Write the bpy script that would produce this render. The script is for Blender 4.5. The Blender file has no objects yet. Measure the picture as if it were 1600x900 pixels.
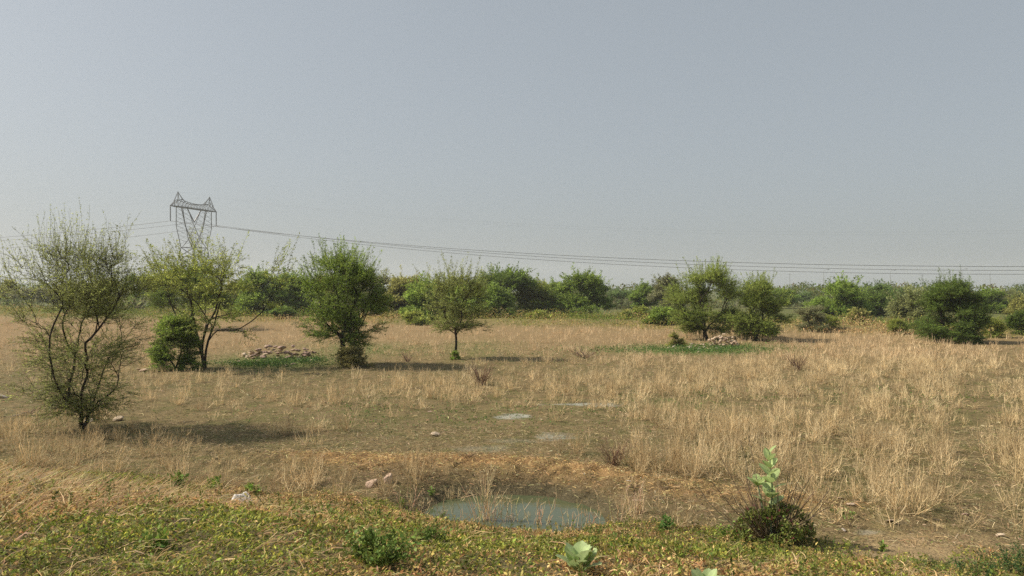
import bpy, math, random
import numpy as np

# ------------------------------------------------------------------ camera, sky, sun, exposure
C = bpy.context.scene.collection
scn = bpy.context.scene
F = 1200.0          # focal length in photo pixels (1600 wide)
HY = 453.0          # horizon row
CAMZ = 3.0
cam = bpy.data.cameras.new('camera')
cam.sensor_width = 36.0
cam.lens = 36.0 * F / 1600.0
cam.clip_end = 6000.0
camo = bpy.data.objects.new('camera', cam)
C.objects.link(camo)
camo.location = (0, 0, CAMZ)
camo.rotation_euler = (math.radians(90) + math.atan((HY - 450) / F), 0, 0)
scn.camera = camo

SUN_EL = math.radians(43)
SUN_AZ = math.radians(172)      # direction the sun stands in, from +X, counter-clockwise
sun_dir = np.array([math.cos(SUN_EL) * math.cos(SUN_AZ), math.cos(SUN_EL) * math.sin(SUN_AZ), math.sin(SUN_EL)])
world = bpy.data.worlds.new('World')
scn.world = world
world.use_nodes = True
wn = world.node_tree
bg = wn.nodes['Background']
sky = wn.nodes.new('ShaderNodeTexSky')
sky.sky_type = 'NISHITA'
sky.sun_disc = False
sky.sun_elevation = SUN_EL
sky.sun_rotation = math.radians(90) - SUN_AZ
sky.altitude = 200
sky.air_density = 1.0
sky.dust_density = 4.0
sky.ozone_density = 1.0
hsv = wn.nodes.new('ShaderNodeHueSaturation')
hsv.inputs['Saturation'].default_value = 0.6
wn.links.new(sky.outputs[0], hsv.inputs['Color'])
veil = wn.nodes.new('ShaderNodeMix'); veil.data_type = 'RGBA'      # even dry-season haze veil over the clear sky
veil.inputs[0].default_value = 0.58
veil.inputs[7].default_value = (3.2, 3.6, 3.82, 1)
wn.links.new(hsv.outputs[0], veil.inputs[6])
wn.links.new(veil.outputs[2], bg.inputs['Color'])
bg.inputs['Strength'].default_value = 0.109

sl = bpy.data.lights.new('sun', 'SUN')
sl.energy = 5.0
sl.angle = math.radians(0.7)
sl.color = (1.0, 0.905, 0.76)
so = bpy.data.objects.new('sun', sl)
C.objects.link(so)
from mathutils import Vector
so.rotation_euler = Vector(sun_dir).to_track_quat('Z', 'Y').to_euler()

scn.view_settings.view_transform = 'Standard'
scn.view_settings.look = 'None'
scn.view_settings.exposure = 0.18
scn.view_settings.gamma = 1.0
scn.view_settings.use_curve_mapping = False
scn.cycles.max_bounces = 6
scn.cycles.transparent_max_bounces = 8
scn.cycles.volume_bounces = 1
scn.cycles.use_denoising = False

# ------------------------------------------------------------------ helpers
def tag(o, label=None, cat=None, group=None, kind=None):
    if label: o['label'] = label
    if cat: o['category'] = cat
    if group: o['group'] = group
    if kind: o['kind'] = kind
    return o

def empty(name, loc, rz=0.0):
    o = bpy.data.objects.new(name, None)
    o.location = loc
    o.rotation_euler = (0, 0, rz)
    o.empty_display_size = 0.1
    C.objects.link(o)
    return o

class Geo:
    """collects quads (and their colours) as numpy blocks"""
    def __init__(s): s.v = []; s.f = []; s.c = []; s.n = 0
    def add(s, v, f, c):
        v = np.asarray(v, np.float32).reshape(-1, 3)
        f = np.asarray(f, np.int64).reshape(-1, 4)
        c = np.asarray(c, np.float32)
        if c.ndim == 1: c = np.broadcast_to(c, (len(v), 3))
        s.v.append(v); s.f.append(f + s.n); s.c.append(c.reshape(-1, 3)); s.n += len(v)
    def build(s, name, mat, parent=None, smooth=False):
        v = np.concatenate(s.v); f = np.concatenate(s.f); c = np.concatenate(s.c)
        me = bpy.data.meshes.new(name)
        me.vertices.add(len(v)); me.vertices.foreach_set('co', v.ravel())
        me.loops.add(f.size); me.loops.foreach_set('vertex_index', f.ravel().astype(np.int32))
        me.polygons.add(len(f))
        me.polygons.foreach_set('loop_start', np.arange(0, f.size, 4, dtype=np.int32))
        me.polygons.foreach_set('loop_total', np.full(len(f), 4, dtype=np.int32))
        if smooth: me.polygons.foreach_set('use_smooth', np.ones(len(f), bool))
        a = me.attributes.new('tint', 'FLOAT_COLOR', 'POINT')
        cc = np.ones((len(v), 4), np.float32); cc[:, :3] = c
        a.data.foreach_set('color', cc.ravel())
        me.materials.append(mat)
        me.update()
        o = bpy.data.objects.new(name, me)
        C.objects.link(o)
        if parent: o.parent = parent
        return o

def nrm(a): return a / np.maximum(np.linalg.norm(a, axis=-1, keepdims=True), 1e-9)

def _hash(ix, iy, s):
    n = (ix.astype(np.int64) * 374761393 + iy.astype(np.int64) * 668265263 + s * 1442695041) & 0x7fffffff
    n = (n ^ (n >> 13)) * 1274126177 & 0x7fffffff
    n = (n ^ (n >> 16)) & 0xffff
    return n / 65535.0
def vnoise(x, y, s=0):
    ix = np.floor(x); iy = np.floor(y); fx = x - ix; fy = y - iy
    fx = fx * fx * (3 - 2 * fx); fy = fy * fy * (3 - 2 * fy)
    a = _hash(ix, iy, s); b = _hash(ix + 1, iy, s); c = _hash(ix, iy + 1, s); d = _hash(ix + 1, iy + 1, s)
    return (a * (1 - fx) + b * fx) * (1 - fy) + (c * (1 - fx) + d * fx) * fy
def fbm(x, y, s=0, o=4):
    r = 0; a = 0.5; t = 0
    for i in range(o):
        r = r + a * vnoise(x, y, s + i * 17); t += a; a *= 0.5; x = x * 2.03 + 5.1; y = y * 2.03 + 1.7
    return r / t
def sst(t):
    t = np.clip(t, 0, 1); return t * t * (3 - 2 * t)

def quadleaves(g, b, d, L, W, cols, rng, flat=0.0):
    """diamond leaves: base b, unit direction d, length L, width W; flat>0 turns the blades towards the sky"""
    n = len(b)
    r = rng.normal(size=(n, 3)); r[:, 2] += flat
    w = nrm(np.cross(d, r))
    nn = nrm(np.cross(w, d))
    L = L[:, None]; W = W[:, None]
    v = np.stack([b, b + d * L * 0.45 + w * W * 0.5, b + d * L - nn * L * 0.12, b + d * L * 0.45 - w * W * 0.5], 1)
    f = np.arange(n * 4).reshape(n, 4)
    g.add(v, f, np.repeat(cols, 4, 0))

def ribbons(g, P, W, cols, rng):
    """P (N,K,3) paths, W (N,K) widths, cols (N,3)"""
    N, K = P.shape[:2]
    T = nrm(P[:, -1] - P[:, 0])
    s = nrm(np.cross(T, rng.normal(size=(N, 3))))[:, None, :] * W[..., None] * 0.5
    v = np.stack([P - s, P + s], 2).reshape(-1, 3)
    k = np.arange(K - 1)
    base = (np.arange(N) * K * 2)[:, None]
    f = np.stack([base + 2 * k, base + 2 * k + 1, base + 2 * k + 3, base + 2 * k + 2], -1)
    g.add(v, f, np.repeat(cols, K * 2, 0))

def prisms(g, P, R, cols, rng, sides=3):
    N, K = P.shape[:2]
    T = np.gradient(P, axis=1); T = nrm(T)
    ref = nrm(rng.normal(size=(N, 1, 3)))
    u = nrm(np.cross(T, np.broadcast_to(ref, T.shape))); w = np.cross(T, u)
    a = np.arange(sides) * 2 * math.pi / sides
    v = P[:, :, None, :] + R[..., None, None] * (np.cos(a)[:, None] * u[:, :, None, :] + np.sin(a)[:, None] * w[:, :, None, :])
    k = np.arange(K - 1)[:, None]; q = np.arange(sides)[None, :]; q2 = (q + 1) % sides
    one = np.stack([k * sides + q, k * sides + q2, (k + 1) * sides + q2, (k + 1) * sides + q], -1).reshape(-1, 4)
    f = (np.arange(N) * K * sides)[:, None, None] + one[None]
    g.add(v.reshape(-1, 3), f, np.repeat(cols, K * sides, 0))

def bars(g, A, B, r, col):
    """square bars between point lists (lattice steel)"""
    A = np.asarray(A, float).reshape(-1, 3); B = np.asarray(B, float).reshape(-1, 3)
    rng = np.random.default_rng(3)
    P = np.stack([A, B], 1)
    R = np.broadcast_to(np.asarray(r, float).reshape(-1, 1), (len(A), 2)) * 1.25
    prisms(g, P, R, np.broadcast_to(np.array(col, float), (len(A), 3)), rng, 4)

def jitcol(base, n, rng, v=0.2, h=0.08):
    base = np.asarray(base, float)
    k = np.exp(rng.normal(0, v, (n, 1)))
    return np.clip(base * k * np.exp(rng.normal(0, h, (n, 3))), 0.003, 0.9)

# ------------------------------------------------------------------ materials
def mat_tint(name, rough=0.8, trans=0.0, noise_scale=None, noise_amt=0.3, bump=0.0, spec=0.2, bump_scale=30):
    m = bpy.data.materials.new(name); m.use_nodes = True
    nt = m.node_tree; n = nt.nodes; l = nt.links
    p = n['Principled BSDF']; out = n['Material Output']
    at = n.new('ShaderNodeAttribute'); at.attribute_name = 'tint'
    col = at.outputs['Color']
    tc = n.new('ShaderNodeTexCoord')
    if noise_scale:
        no = n.new('ShaderNodeTexNoise'); no.inputs['Scale'].default_value = noise_scale; no.inputs['Detail'].default_value = 5
        no.inputs['Roughness'].default_value = 0.65
        l.new(tc.outputs['Object'], no.inputs['Vector'])
        mr = n.new('ShaderNodeMapRange'); mr.inputs['From Min'].default_value = 0.3; mr.inputs['From Max'].default_value = 0.7
        mr.inputs['To Min'].default_value = 1 - noise_amt; mr.inputs['To Max'].default_value = 1 + noise_amt
        l.new(no.outputs['Fac'], mr.inputs['Value'])
        mx = n.new('ShaderNodeVectorMath'); mx.operation = 'SCALE'
        l.new(col, mx.inputs[0]); l.new(mr.outputs[0], mx.inputs['Scale'])
        col = mx.outputs[0]
    l.new(col, p.inputs['Base Color'])
    p.inputs['Roughness'].default_value = rough
    p.inputs['Specular IOR Level'].default_value = spec
    if bump:
        nb = n.new('ShaderNodeTexNoise'); nb.inputs['Scale'].default_value = bump_scale; nb.inputs['Detail'].default_value = 6
        l.new(tc.outputs['Object'], nb.inputs['Vector'])
        bp = n.new('ShaderNodeBump'); bp.inputs['Strength'].default_value = bump; bp.inputs['Distance'].default_value = 0.03
        l.new(nb.outputs['Fac'], bp.inputs['Height']); l.new(bp.outputs[0], p.inputs['Normal'])
    if trans:
        tr = n.new('ShaderNodeBsdfTranslucent')
        hs = n.new('ShaderNodeHueSaturation'); hs.inputs['Value'].default_value = 1.25; hs.inputs['Hue'].default_value = 0.49
        l.new(col, hs.inputs['Color']); l.new(hs.outputs[0], tr.inputs['Color'])
        ms = n.new('ShaderNodeMixShader'); ms.inputs['Fac'].default_value = trans
        l.new(p.outputs[0], ms.inputs[1]); l.new(tr.outputs[0], ms.inputs[2]); l.new(ms.outputs[0], out.inputs['Surface'])
    return m

M_LEAF = mat_tint('acacia_leaf', 0.55, 0.5, 1.1, 0.28, spec=.3)
M_LEAFBIG = mat_tint('waxy_leaf', 0.45, 0.3, 25, 0.12, spec=0.4)
M_BARK = mat_tint('bark', 0.9, 0, 12, 0.35, 0.6)
M_STRAW = mat_tint('dry_stem', 0.7, 0.2, 0.6, 0.08)
M_WEED = mat_tint('weed_leaf', 0.6, 0.3, 3.0, 0.25)
M_STONE = mat_tint('sandstone', 0.85, 0, 9, 0.25, 0.5)
M_STEEL = mat_tint('galvanised_steel', 0.6, 0, 0.5, 0.1, spec=0.4)
M_GLAZE = mat_tint('insulator_glaze', 0.3, 0, spec=0.5)
M_PAPER = mat_tint('white_paper', 0.8, 0.2, 30, 0.08)
M_SOIL = mat_tint('dry_soil', 0.95, 0, 5.0, 0.30, 0.9, spec=0.1, bump_scale=28)
M_MUD = mat_tint('pale_mud', 0.6, 0, 14.0, 0.25, 0.3, spec=0.3)
# finer second layer on the soil
nt = M_SOIL.node_tree
_p = nt.nodes['Principled BSDF']
_l0 = _p.inputs['Base Color'].links[0].from_socket
_n2 = nt.nodes.new('ShaderNodeTexNoise'); _n2.inputs['Scale'].default_value = 42; _n2.inputs['Detail'].default_value = 8
_n2.inputs['Roughness'].default_value = 0.75
_tc = nt.nodes.new('ShaderNodeTexCoord'); nt.links.new(_tc.outputs['Object'], _n2.inputs['Vector'])
_mr = nt.nodes.new('ShaderNodeMapRange')
for k_, v_ in (('From Min', .35), ('From Max', .65), ('To Min', .6), ('To Max', 1.35)): _mr.inputs[k_].default_value = v_
nt.links.new(_n2.outputs['Fac'], _mr.inputs['Value'])
_mx = nt.nodes.new('ShaderNodeVectorMath'); _mx.operation = 'SCALE'
nt.links.new(_l0, _mx.inputs[0]); nt.links.new(_mr.outputs[0], _mx.inputs['Scale']); nt.links.new(_mx.outputs[0], _p.inputs['Base Color'])

M_WATER = bpy.data.materials.new('murky_water'); M_WATER.use_nodes = True
nt = M_WATER.node_tree; _p = nt.nodes['Principled BSDF']
_p.inputs['Base Color'].default_value = (0.075, 0.09, 0.045, 1)
_p.inputs['Roughness'].default_value = 0.08
_p.inputs['IOR'].default_value = 1.33
_n = nt.nodes.new('ShaderNodeTexNoise'); _n.inputs['Scale'].default_value = 7; _n.inputs['Detail'].default_value = 3
_b = nt.nodes.new('ShaderNodeBump'); _b.inputs['Strength'].default_value = 0.12; _b.inputs['Distance'].default_value = 0.02
_t = nt.nodes.new('ShaderNodeTexCoord'); nt.links.new(_t.outputs['Object'], _n.inputs['Vector'])
nt.links.new(_n.outputs['Fac'], _b.inputs['Height']); nt.links.new(_b.outputs[0], _p.inputs['Normal'])

# ------------------------------------------------------------------ terrain
RIM = np.array([(-9, 15.2), (-6, 14.2), (-4, 13.6), (-2.5, 13.35), (-1, 13.35), (0.2, 13.1), (1.3, 12.6), (2.4, 11.7), (3.6, 11.0), (5, 10.4), (7, 10.0)], float)
BUND = np.array([(-200, 110), (-60, 94), (-30, 78), (0, 68), (20, 60), (33, 51), (45, 45), (90, 38), (200, 34)], float)
def rim_y(x): return np.interp(x, RIM[:, 0], RIM[:, 1])
def toe_y(x): return 10.35 - 0.31 * np.clip(x, -9, 6) + 0.35 * (vnoise(x * 0.8, x * 0 + 3.3, 5) - .5)
WZ = -0.23
def pond_r(x, y):
    a = math.radians(-20)
    dx = x - 0.0; dy = y - 10.92
    u = dx * math.cos(a) + dy * math.sin(a); v = -dx * math.sin(a) + dy * math.cos(a)
    return np.sqrt((u / 1.40) ** 2 + (v / 1.22) ** 2) + 0.10 * (fbm(x * 1.6, y * 1.6, 9, 3) - 0.5)
def H(x, y):
    x = np.asarray(x, float); y = np.asarray(y, float)
    near = sst((60 - y) / 30)
    z = 0.10 * (fbm(x * 0.12, y * 0.12, 1, 3) - 0.5) + 0.05 * (fbm(x * 0.9, y * 0.9, 2, 3) - 0.5) + near * 0.035 * (fbm(x * 5, y * 5, 3, 3) - 0.5)
    e = 1.42 * sst((toe_y(x) - y) / 6.6)
    z = z + e + np.where(e > 0.02, 0.10 * (fbm(x * 1.3, y * 1.3, 7, 4) - 0.5), 0)
    ry = rim_y(x)
    fade = sst((x + 7.5) / 3) * sst((7 - x) / 3)
    z = z + fade * np.exp(-((y - ry) / 0.55) ** 2) * (0.02 + 0.26 * fbm(x * 1.7, y * 2.2, 11, 4)) * 0.42
    z = z + fade * 0.09 * np.exp(-((y - ry + .2) / 1.1) ** 2) * (fbm(x * 5, y * 6, 12, 4) - 0.5) * 2
    r = pond_r(x, y)
    z = z - 0.42 * sst((1.45 - r) / 0.95) * (1 - 0.7 * sst((toe_y(x) - y) / 1.5))
    by = np.interp(x, BUND[:, 0], BUND[:, 1])
    z = z + 0.38 * np.exp(-((y - by) / 2.6) ** 2) * (0.5 + fbm(x * 0.15, y * 0.15, 21, 3)) + 0.10 * sst((y - by) / 12)
    return z
def P2W(px, py, dz=0.0):
    """point of the ground seen at a place of the photo"""
    y = CAMZ * F / max(py - HY, 1.0)
    for _ in range(12):
        z = float(H((px - 800) / F * y, y)) + dz
        y2 = (CAMZ - z) * F / max(py - HY, 1.0)
        y = 0.5 * y + 0.5 * y2
    x = (px - 800) / F * y
    return x, y, float(H(x, y))
def at_d(px, D):
    x = (px - 800) / F * D
    return x, D, float(H(x, D))

def grade(fine0, fine1, step, lo, hi, g=1.07):
    a = list(np.arange(fine0, fine1 + 1e-6, step))
    s = step; v = a[-1]; up = []
    while v < hi: s *= g; v += s; up.append(v)
    s = step; v = a[0]; dn = []
    while v > lo: s *= g; v -= s; dn.append(v)
    return np.array(dn[::-1] + a + up)
xs = grade(-11, 9, 0.055, -1400, 1400); ys = grade(4, 17.5, 0.055, -300, 1900, 1.035)
X, Y = np.meshgrid(xs, ys)
Z = H(X, Y)
def ground_col(x, y):
    n1 = fbm(x * 0.5, y * 0.5, 31, 4)[..., None]; n2 = fbm(x * 2.5, y * 2.5, 32, 4)[..., None]
    py = HY + F * CAMZ / np.maximum(y, 1.0); px = 800 + F * x / np.maximum(y, 1.0)
    soil = np.array([0.145, 0.112, 0.055]); soil2 = np.array([0.19, 0.142, 0.07]); olive = np.array([0.12, 0.108, 0.042])
    c = soil * (1 - n1) + soil2 * n1
    c = c + (olive - c) * np.clip((n2 - 0.42) * 3, 0, 0.8)
    # far field: pinkish tan dry litter
    far = sst((y - 22) / 25)[..., None]
    c = c + (np.array([0.27, 0.185, 0.095]) - c) * far * 0.75
    for gx, gy, sx, sy, k, th_ in ((800, 650, 30, 5, 1, .36), (912, 631, 62, 2.6, 1, .3), (866, 681, 34, 5, .8, .38), (800, 688, 50, 4, .25, .45), (1378, 676, 30, 4, .5, .4), (755, 700, 60, 6, .3, .4), (1352, 832, 26, 5, .7, .4)):
        w = np.exp(-((px - gx) / sx) ** 2 - ((py - gy) / sy) ** 2) * (y > 7)
        w = np.clip((w - th_ + 0.9 * (fbm(x * 3, y * 6, 91, 4) - .5)) * 3.5, 0, 1)[..., None] * k
        c = c + (np.array([0.28, 0.275, 0.22]) - c) * w
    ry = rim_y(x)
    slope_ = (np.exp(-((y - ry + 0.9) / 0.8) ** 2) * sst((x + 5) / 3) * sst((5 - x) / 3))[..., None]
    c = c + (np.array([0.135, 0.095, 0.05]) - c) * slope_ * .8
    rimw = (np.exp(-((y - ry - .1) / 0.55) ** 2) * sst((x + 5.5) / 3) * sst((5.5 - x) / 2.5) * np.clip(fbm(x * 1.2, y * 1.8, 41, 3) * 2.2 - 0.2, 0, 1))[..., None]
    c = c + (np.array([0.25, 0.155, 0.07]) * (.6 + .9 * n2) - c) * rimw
    r = pond_r(x, y)
    wet = (sst((1.5 - r) / 0.3) * sst((WZ + 0.20 - Zl(x, y)) / .12))[..., None]
    c = c + (np.array([0.075, 0.065, 0.038]) - c) * wet * 0.85
    # slope soil under the ground cover
    emb = sst((toe_y(x) + 0.2 - y) / 0.6)[..., None]
    c = c + (np.array([0.12, 0.10, 0.05]) - c) * emb * 0.8
    # sandy bare soil at the slope foot
    sandy = (np.exp(-((px - 1420) / 130) ** 2 - ((py - 858) / 26) ** 2))[..., None]
    c = c + (np.array([0.38, 0.27, 0.15]) - c) * np.clip(sandy * 1.2, 0, 1) * 0.6
    by = np.interp(x, BUND[:, 0], BUND[:, 1])
    bw = (np.exp(-((y - by - 5) / 9.0) ** 2))[..., None]
    c = c + (np.array([0.15, 0.15, 0.045]) - c) * bw * np.clip(0.35 + n1, 0, 0.9)
    c = c + (np.array([0.105, 0.12, 0.04]) - c) * sst((y - by - 8) / 10)[..., None] * np.clip(.5 + n1, 0, .95)
    for gx, gy, sx, sy, k in ((430, 566, 85, 12, .9), (1085, 546, 120, 7, .9), (560, 545, 90, 10, .5), (740, 548, 60, 16, .3), (1060, 630, 60, 10, .25), (80, 488, 60, 8, .8)):
        w = np.exp(-((px - gx) / sx) ** 2 - ((py - gy) / sy) ** 2)[..., None] * (y > 12)[..., None]
        c = c + (np.array([0.10, 0.15, 0.035]) - c) * np.clip(w * k, 0, 1)
    return np.clip(c, 0.01, 0.9)
def Zl(x, y): return H(x, y)
g = Geo()
ny, nx = X.shape
ii = (np.arange(ny - 1)[:, None] * nx + np.arange(nx - 1)[None, :])
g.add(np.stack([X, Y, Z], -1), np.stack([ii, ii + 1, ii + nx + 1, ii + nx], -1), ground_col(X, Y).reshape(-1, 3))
tag(g.build('ground', M_SOIL, smooth=True), kind='structure')

# pond water: the sheet lies in the basin
th = np.linspace(0, 2 * math.pi, 65)[:-1]
rr = np.linspace(0, 1, 6)[1:]
g = Geo()
a = math.radians(-20)
vs = [(-0.3, 10.92, WZ)]
for r_ in rr:
    for t_ in th:
        u = 2.5 * r_ * math.cos(t_); v = 1.75 * r_ * math.sin(t_)
        vs.append((-0.3 + u * math.cos(a) - v * math.sin(a), 10.92 + u * math.sin(a) + v * math.cos(a), WZ))
fs = []
for j in range(0, 64, 2): fs.append((0, 1 + j, 1 + (j + 1) % 64, 1 + (j + 2) % 64))
for i in range(len(rr) - 1):
    for j in range(64):
        fs.append((1 + i * 64 + j, 1 + (i + 1) * 64 + j, 1 + (i + 1) * 64 + (j + 1) % 64, 1 + i * 64 + (j + 1) % 64))
g.add(vs, fs, (0.2, 0.2, 0.15))
tag(g.build('pond_water', M_WATER), kind='structure')

# pale dried-out puddle beds on the field

# ------------------------------------------------------------------ dry weeds of the field
GA = [  # (px, py, sx, sy, amount): thicker and thinner stands on the field
    (1300, 600, 330, 80, .62), (1050, 690, 130, 60, .35), (1250, 740, 200, 50, .5), (595, 768, 36, 14, -.6), (1400, 740, 60, 45, .45), (1590, 720, 45, 70, .7),
    (790, 675, 170, 42, -.42), (640, 700, 120, 30, -.35), (1535, 760, 32, 90, -.8), (1560, 640, 50, 50, -.25),
    (240, 620, 200, 26, .45), (620, 620, 170, 32, .35), (330, 675, 110, 20, -.5), (180, 690, 110, 18, .35), (950, 600, 160, 30, .3), (60, 690, 110, 40, .3),
    (30, 625, 70, 32, -.55), (600, 735, 330, 14, -.15), (1200, 600, 70, 8, -.4), (1420, 858, 110, 16, -.7), (1330, 805, 90, 22, .4), (1420, 800, 60, 20, .3), (1560, 700, 30, 40, .4), (1480, 800, 60, 20, .25), (460, 540, 300, 10, .15),
    (960, 715, 60, 22, .5), (900, 770, 200, 24, -.2), (1150, 790, 60, 30, .1), (450, 572, 90, 14, -.5), (1080, 546, 110, 10, -.6), (1130, 553, 60, 10, -.6), (440, 568, 70, 12, -.5), (420, 752, 260, 26, .5), (100, 730, 160, 26, .5), (620, 770, 90, 20, .4), (650, 575, 140, 10, -.5), (760, 600, 60, 20, .3)]
def dens(x, y):
    py = HY + F * CAMZ / np.maximum(y, 1); px = 800 + F * x / np.maximum(y, 1)
    d = np.full(x.shape, 0.30)
    for cx, cy, sx, sy, a_ in GA: d = d + a_ * np.exp(-((px - cx) / sx) ** 2 - ((py - cy) / sy) ** 2)
    d = d * np.clip(0.2 + 2.2 * (fbm(x * 0.55, y * 0.55, 77, 3) - 0.18), 0.1, 1.5) * np.clip(0.3 + 2.6 * (fbm(x * 1.9, y * 1.9, 78, 2) - 0.22), 0.1, 1.6)
    ry = rim_y(x)
    d = d * (1 - 0.70 * np.exp(-((y - ry) / 0.6) ** 2) * sst((x + 4) / 2) * sst((5 - x) / 2))
    return d
def weeds(name, y0, y1, per_m2, nst, L0, rad, seed, branch=3, sides=3, cols=((0.70, 0.555, 0.315), (0.57, 0.44, 0.245), (0.76, 0.615, 0.37), (0.49, 0.375, 0.21))):
    rng = np.random.default_rng(seed)
    hw = 0.72 * y1 + 2
    n = int(per_m2 * 2 * hw * (y1 - y0))
    x = rng.uniform(-hw, hw, n); y = rng.uniform(y0, y1, n)
    k = (np.abs(x) < 0.72 * y + 2) & (rng.random(n) < dens(x, y)) & (y > toe_y(x) - 0.25) & ((pond_r(x, y) > 1.02) | (rng.random(n) < .25)) & (y < np.interp(x, BUND[:, 0], BUND[:, 1]) - 5.0 + 3 * (fbm(x * .3, y * .3, 88, 2) - .5))
    x = x[k]; y = y[k]; n = len(x)
    sz = np.minimum(np.exp(rng.normal(0, 0.34, n)), 1.6) * np.clip(0.75 + 0.5 * dens(x, y), .6, 1.25)
    cnt = np.maximum(3, (nst * rng.uniform(0.35, 1.5, n) * sz)).astype(int)
    t = np.repeat(np.arange(n), cnt); N = len(t)
    az = rng.uniform(0, 2 * math.pi, N); lean = np.abs(rng.normal(0.28, 0.48, N)) + 0.05
    rad0 = rng.uniform(0, 0.09, N) * sz[t]
    bx = x[t] + rad0 * np.cos(az); by = y[t] + rad0 * np.sin(az)
    L = L0 * sz[t] * rng.uniform(0.45, 1.15, N)
    K = 5; tt = np.linspace(0, 1, K)[None, :]
    def path(bx, by, bz, az, lean, L, K, curl=0.42):
        tt = np.linspace(0, 1, K)[None, :]
        hz = np.sin(lean)[:, None] * L[:, None] * (tt - curl * tt ** 2) * 1.25
        vz = np.cos(lean)[:, None] * L[:, None] * (0.8 * tt + 0.2 * tt ** 2)
        wob = rng.normal(0, 0.02, (len(bx), K, 2)) * L[:, None, None] * 1.3; wob[:, 0] = 0
        return np.stack([bx[:, None] + np.cos(az)[:, None] * hz + wob[..., 0], by[:, None] + np.sin(az)[:, None] * hz + wob[..., 1], bz[:, None] + vz], -1)
    bz = H(bx, by) - 0.02
    P = path(bx, by, bz, az, lean, L, K)
    cb = np.array(cols)[rng.integers(0, len(cols), n)]
    cc = cb[t] * np.exp(rng.normal(0, 0.16, (N, 1)))
    g = Geo()
    taper = np.linspace(1, 0.45, K)[None, :]
    R = rad * rng.uniform(0.6, 1.3, (N, 1)) * taper
    if sides: prisms(g, P, R, cc, rng, sides)
    else: ribbons(g, P, R * 2.2, cc, rng)
    for b in range(branch):
        q = rng.random(N) < 0.85
        i0 = rng.integers(1, K - 1, q.sum())
        s = P[q, i0]
        az2 = az[q] + rng.normal(0, 1.1, q.sum()); l2 = lean[q] * .8 + rng.uniform(0.15, 0.75, q.sum())
        L2 = L[q] * (1 - i0 / (K - 1)) * rng.uniform(0.45, 1.0, q.sum()) + 0.04
        P2 = path(s[:, 0], s[:, 1], s[:, 2], az2, l2, L2, 3, 0.5)
        ribbons(g, P2, (rad * 1.5) * np.array([[1.0, .8, .5]]) * rng.uniform(.7, 1.2, (q.sum(), 1)), cc[q], rng)
    o = g.build(name, M_STRAW)
    return o, n, N
tag(weeds('dry_weeds', 8.2, 16.5, 7.0, 12, 0.44, 0.0040, 1, branch=5)[0], 'near stand of bare straw coloured weed stalks between the pond and the first tree shadows', 'dry weeds', kind='stuff')
tag(weeds('dry_weeds', 16.5, 32, 8.0, 9, 0.31, 0.0044, 2, branch=4, sides=0)[0], 'middle stand of straw coloured weed stalks around the stone heaps and trees', 'dry weeds', kind='stuff')
tag(weeds('dry_weeds', 32, 80, 5.5, 8, 0.31, 0.0075, 3, branch=1, sides=0, cols=((0.67, 0.51, 0.30), (0.60, 0.45, 0.26), (0.70, 0.55, 0.34)))[0],
    'far stand of pinkish tan dry weeds reaching back to the low earth bank', 'dry weeds', kind='stuff')

# short litter and stubble lying on the soil
def litter(name, y0, y1, n, L0, w, seed, mode='field'):
    rng = np.random.default_rng(seed)
    hw = 0.70 * y1 + 1
    x = rng.uniform(-hw, hw, n); y = rng.uniform(y0, y1, n)
    k = (np.abs(x) < 0.70 * y + 1) & (y > toe_y(x) - 0.1) & (pond_r(x, y) > 0.98)
    ry = rim_y(x); rimw = np.exp(-((y - ry) / 0.7) ** 2) * sst((x + 5.5) / 3) * sst((5.5 - x) / 2.5)
    k &= rng.random(n) < (0.26 + 0.5 * fbm(x * 1.5, y * 1.5, 55, 3) + .8 * rimw)
    x = x[k]; y = y[k]; rimw = np.minimum(rimw[k], .85); n = len(x)
    az = rng.uniform(0, math.pi * 2, n); L = L0 * rng.uniform(0.4, 1.4, n)
    up = np.abs(rng.normal(0, 0.25, n))
    d = np.stack([np.cos(az), np.sin(az), up], 1)
    b = np.stack([x, y, H(x, y) + rng.uniform(0.0, 0.02, n)], 1)
    P = np.stack([b, b + d * L[:, None] * .5 + np.array([0, 0, 1]) * (L * 0.08)[:, None], b + d * L[:, None]], 1)
    c1 = jitcol((0.42, 0.33, 0.19), n, rng, 0.3); c2 = jitcol((0.50, 0.35, 0.16), n, rng, 0.45); c3 = jitcol((0.16, 0.16, 0.06), n, rng, 0.25)
    c = np.where((rng.random(n) < rimw)[:, None], c2, np.where((rng.random(n) < 0.3)[:, None], c3, c1))
    g = Geo(); ribbons(g, P, np.full((n, 3), w) * rng.uniform(.6, 1.4, (n, 1)), c, rng)
    return g.build(name, M_STRAW)
tag(litter('straw_litter', 8.2, 17, 210000, 0.07, 0.005, 11), 'short broken straw lying on the soil around the pond', 'straw litter', kind='stuff')
tag(litter('straw_litter', 17, 45, 110000, 0.11, 0.011, 12), 'stubble and broken straw lying across the middle of the field', 'straw litter', kind='stuff')

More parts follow.
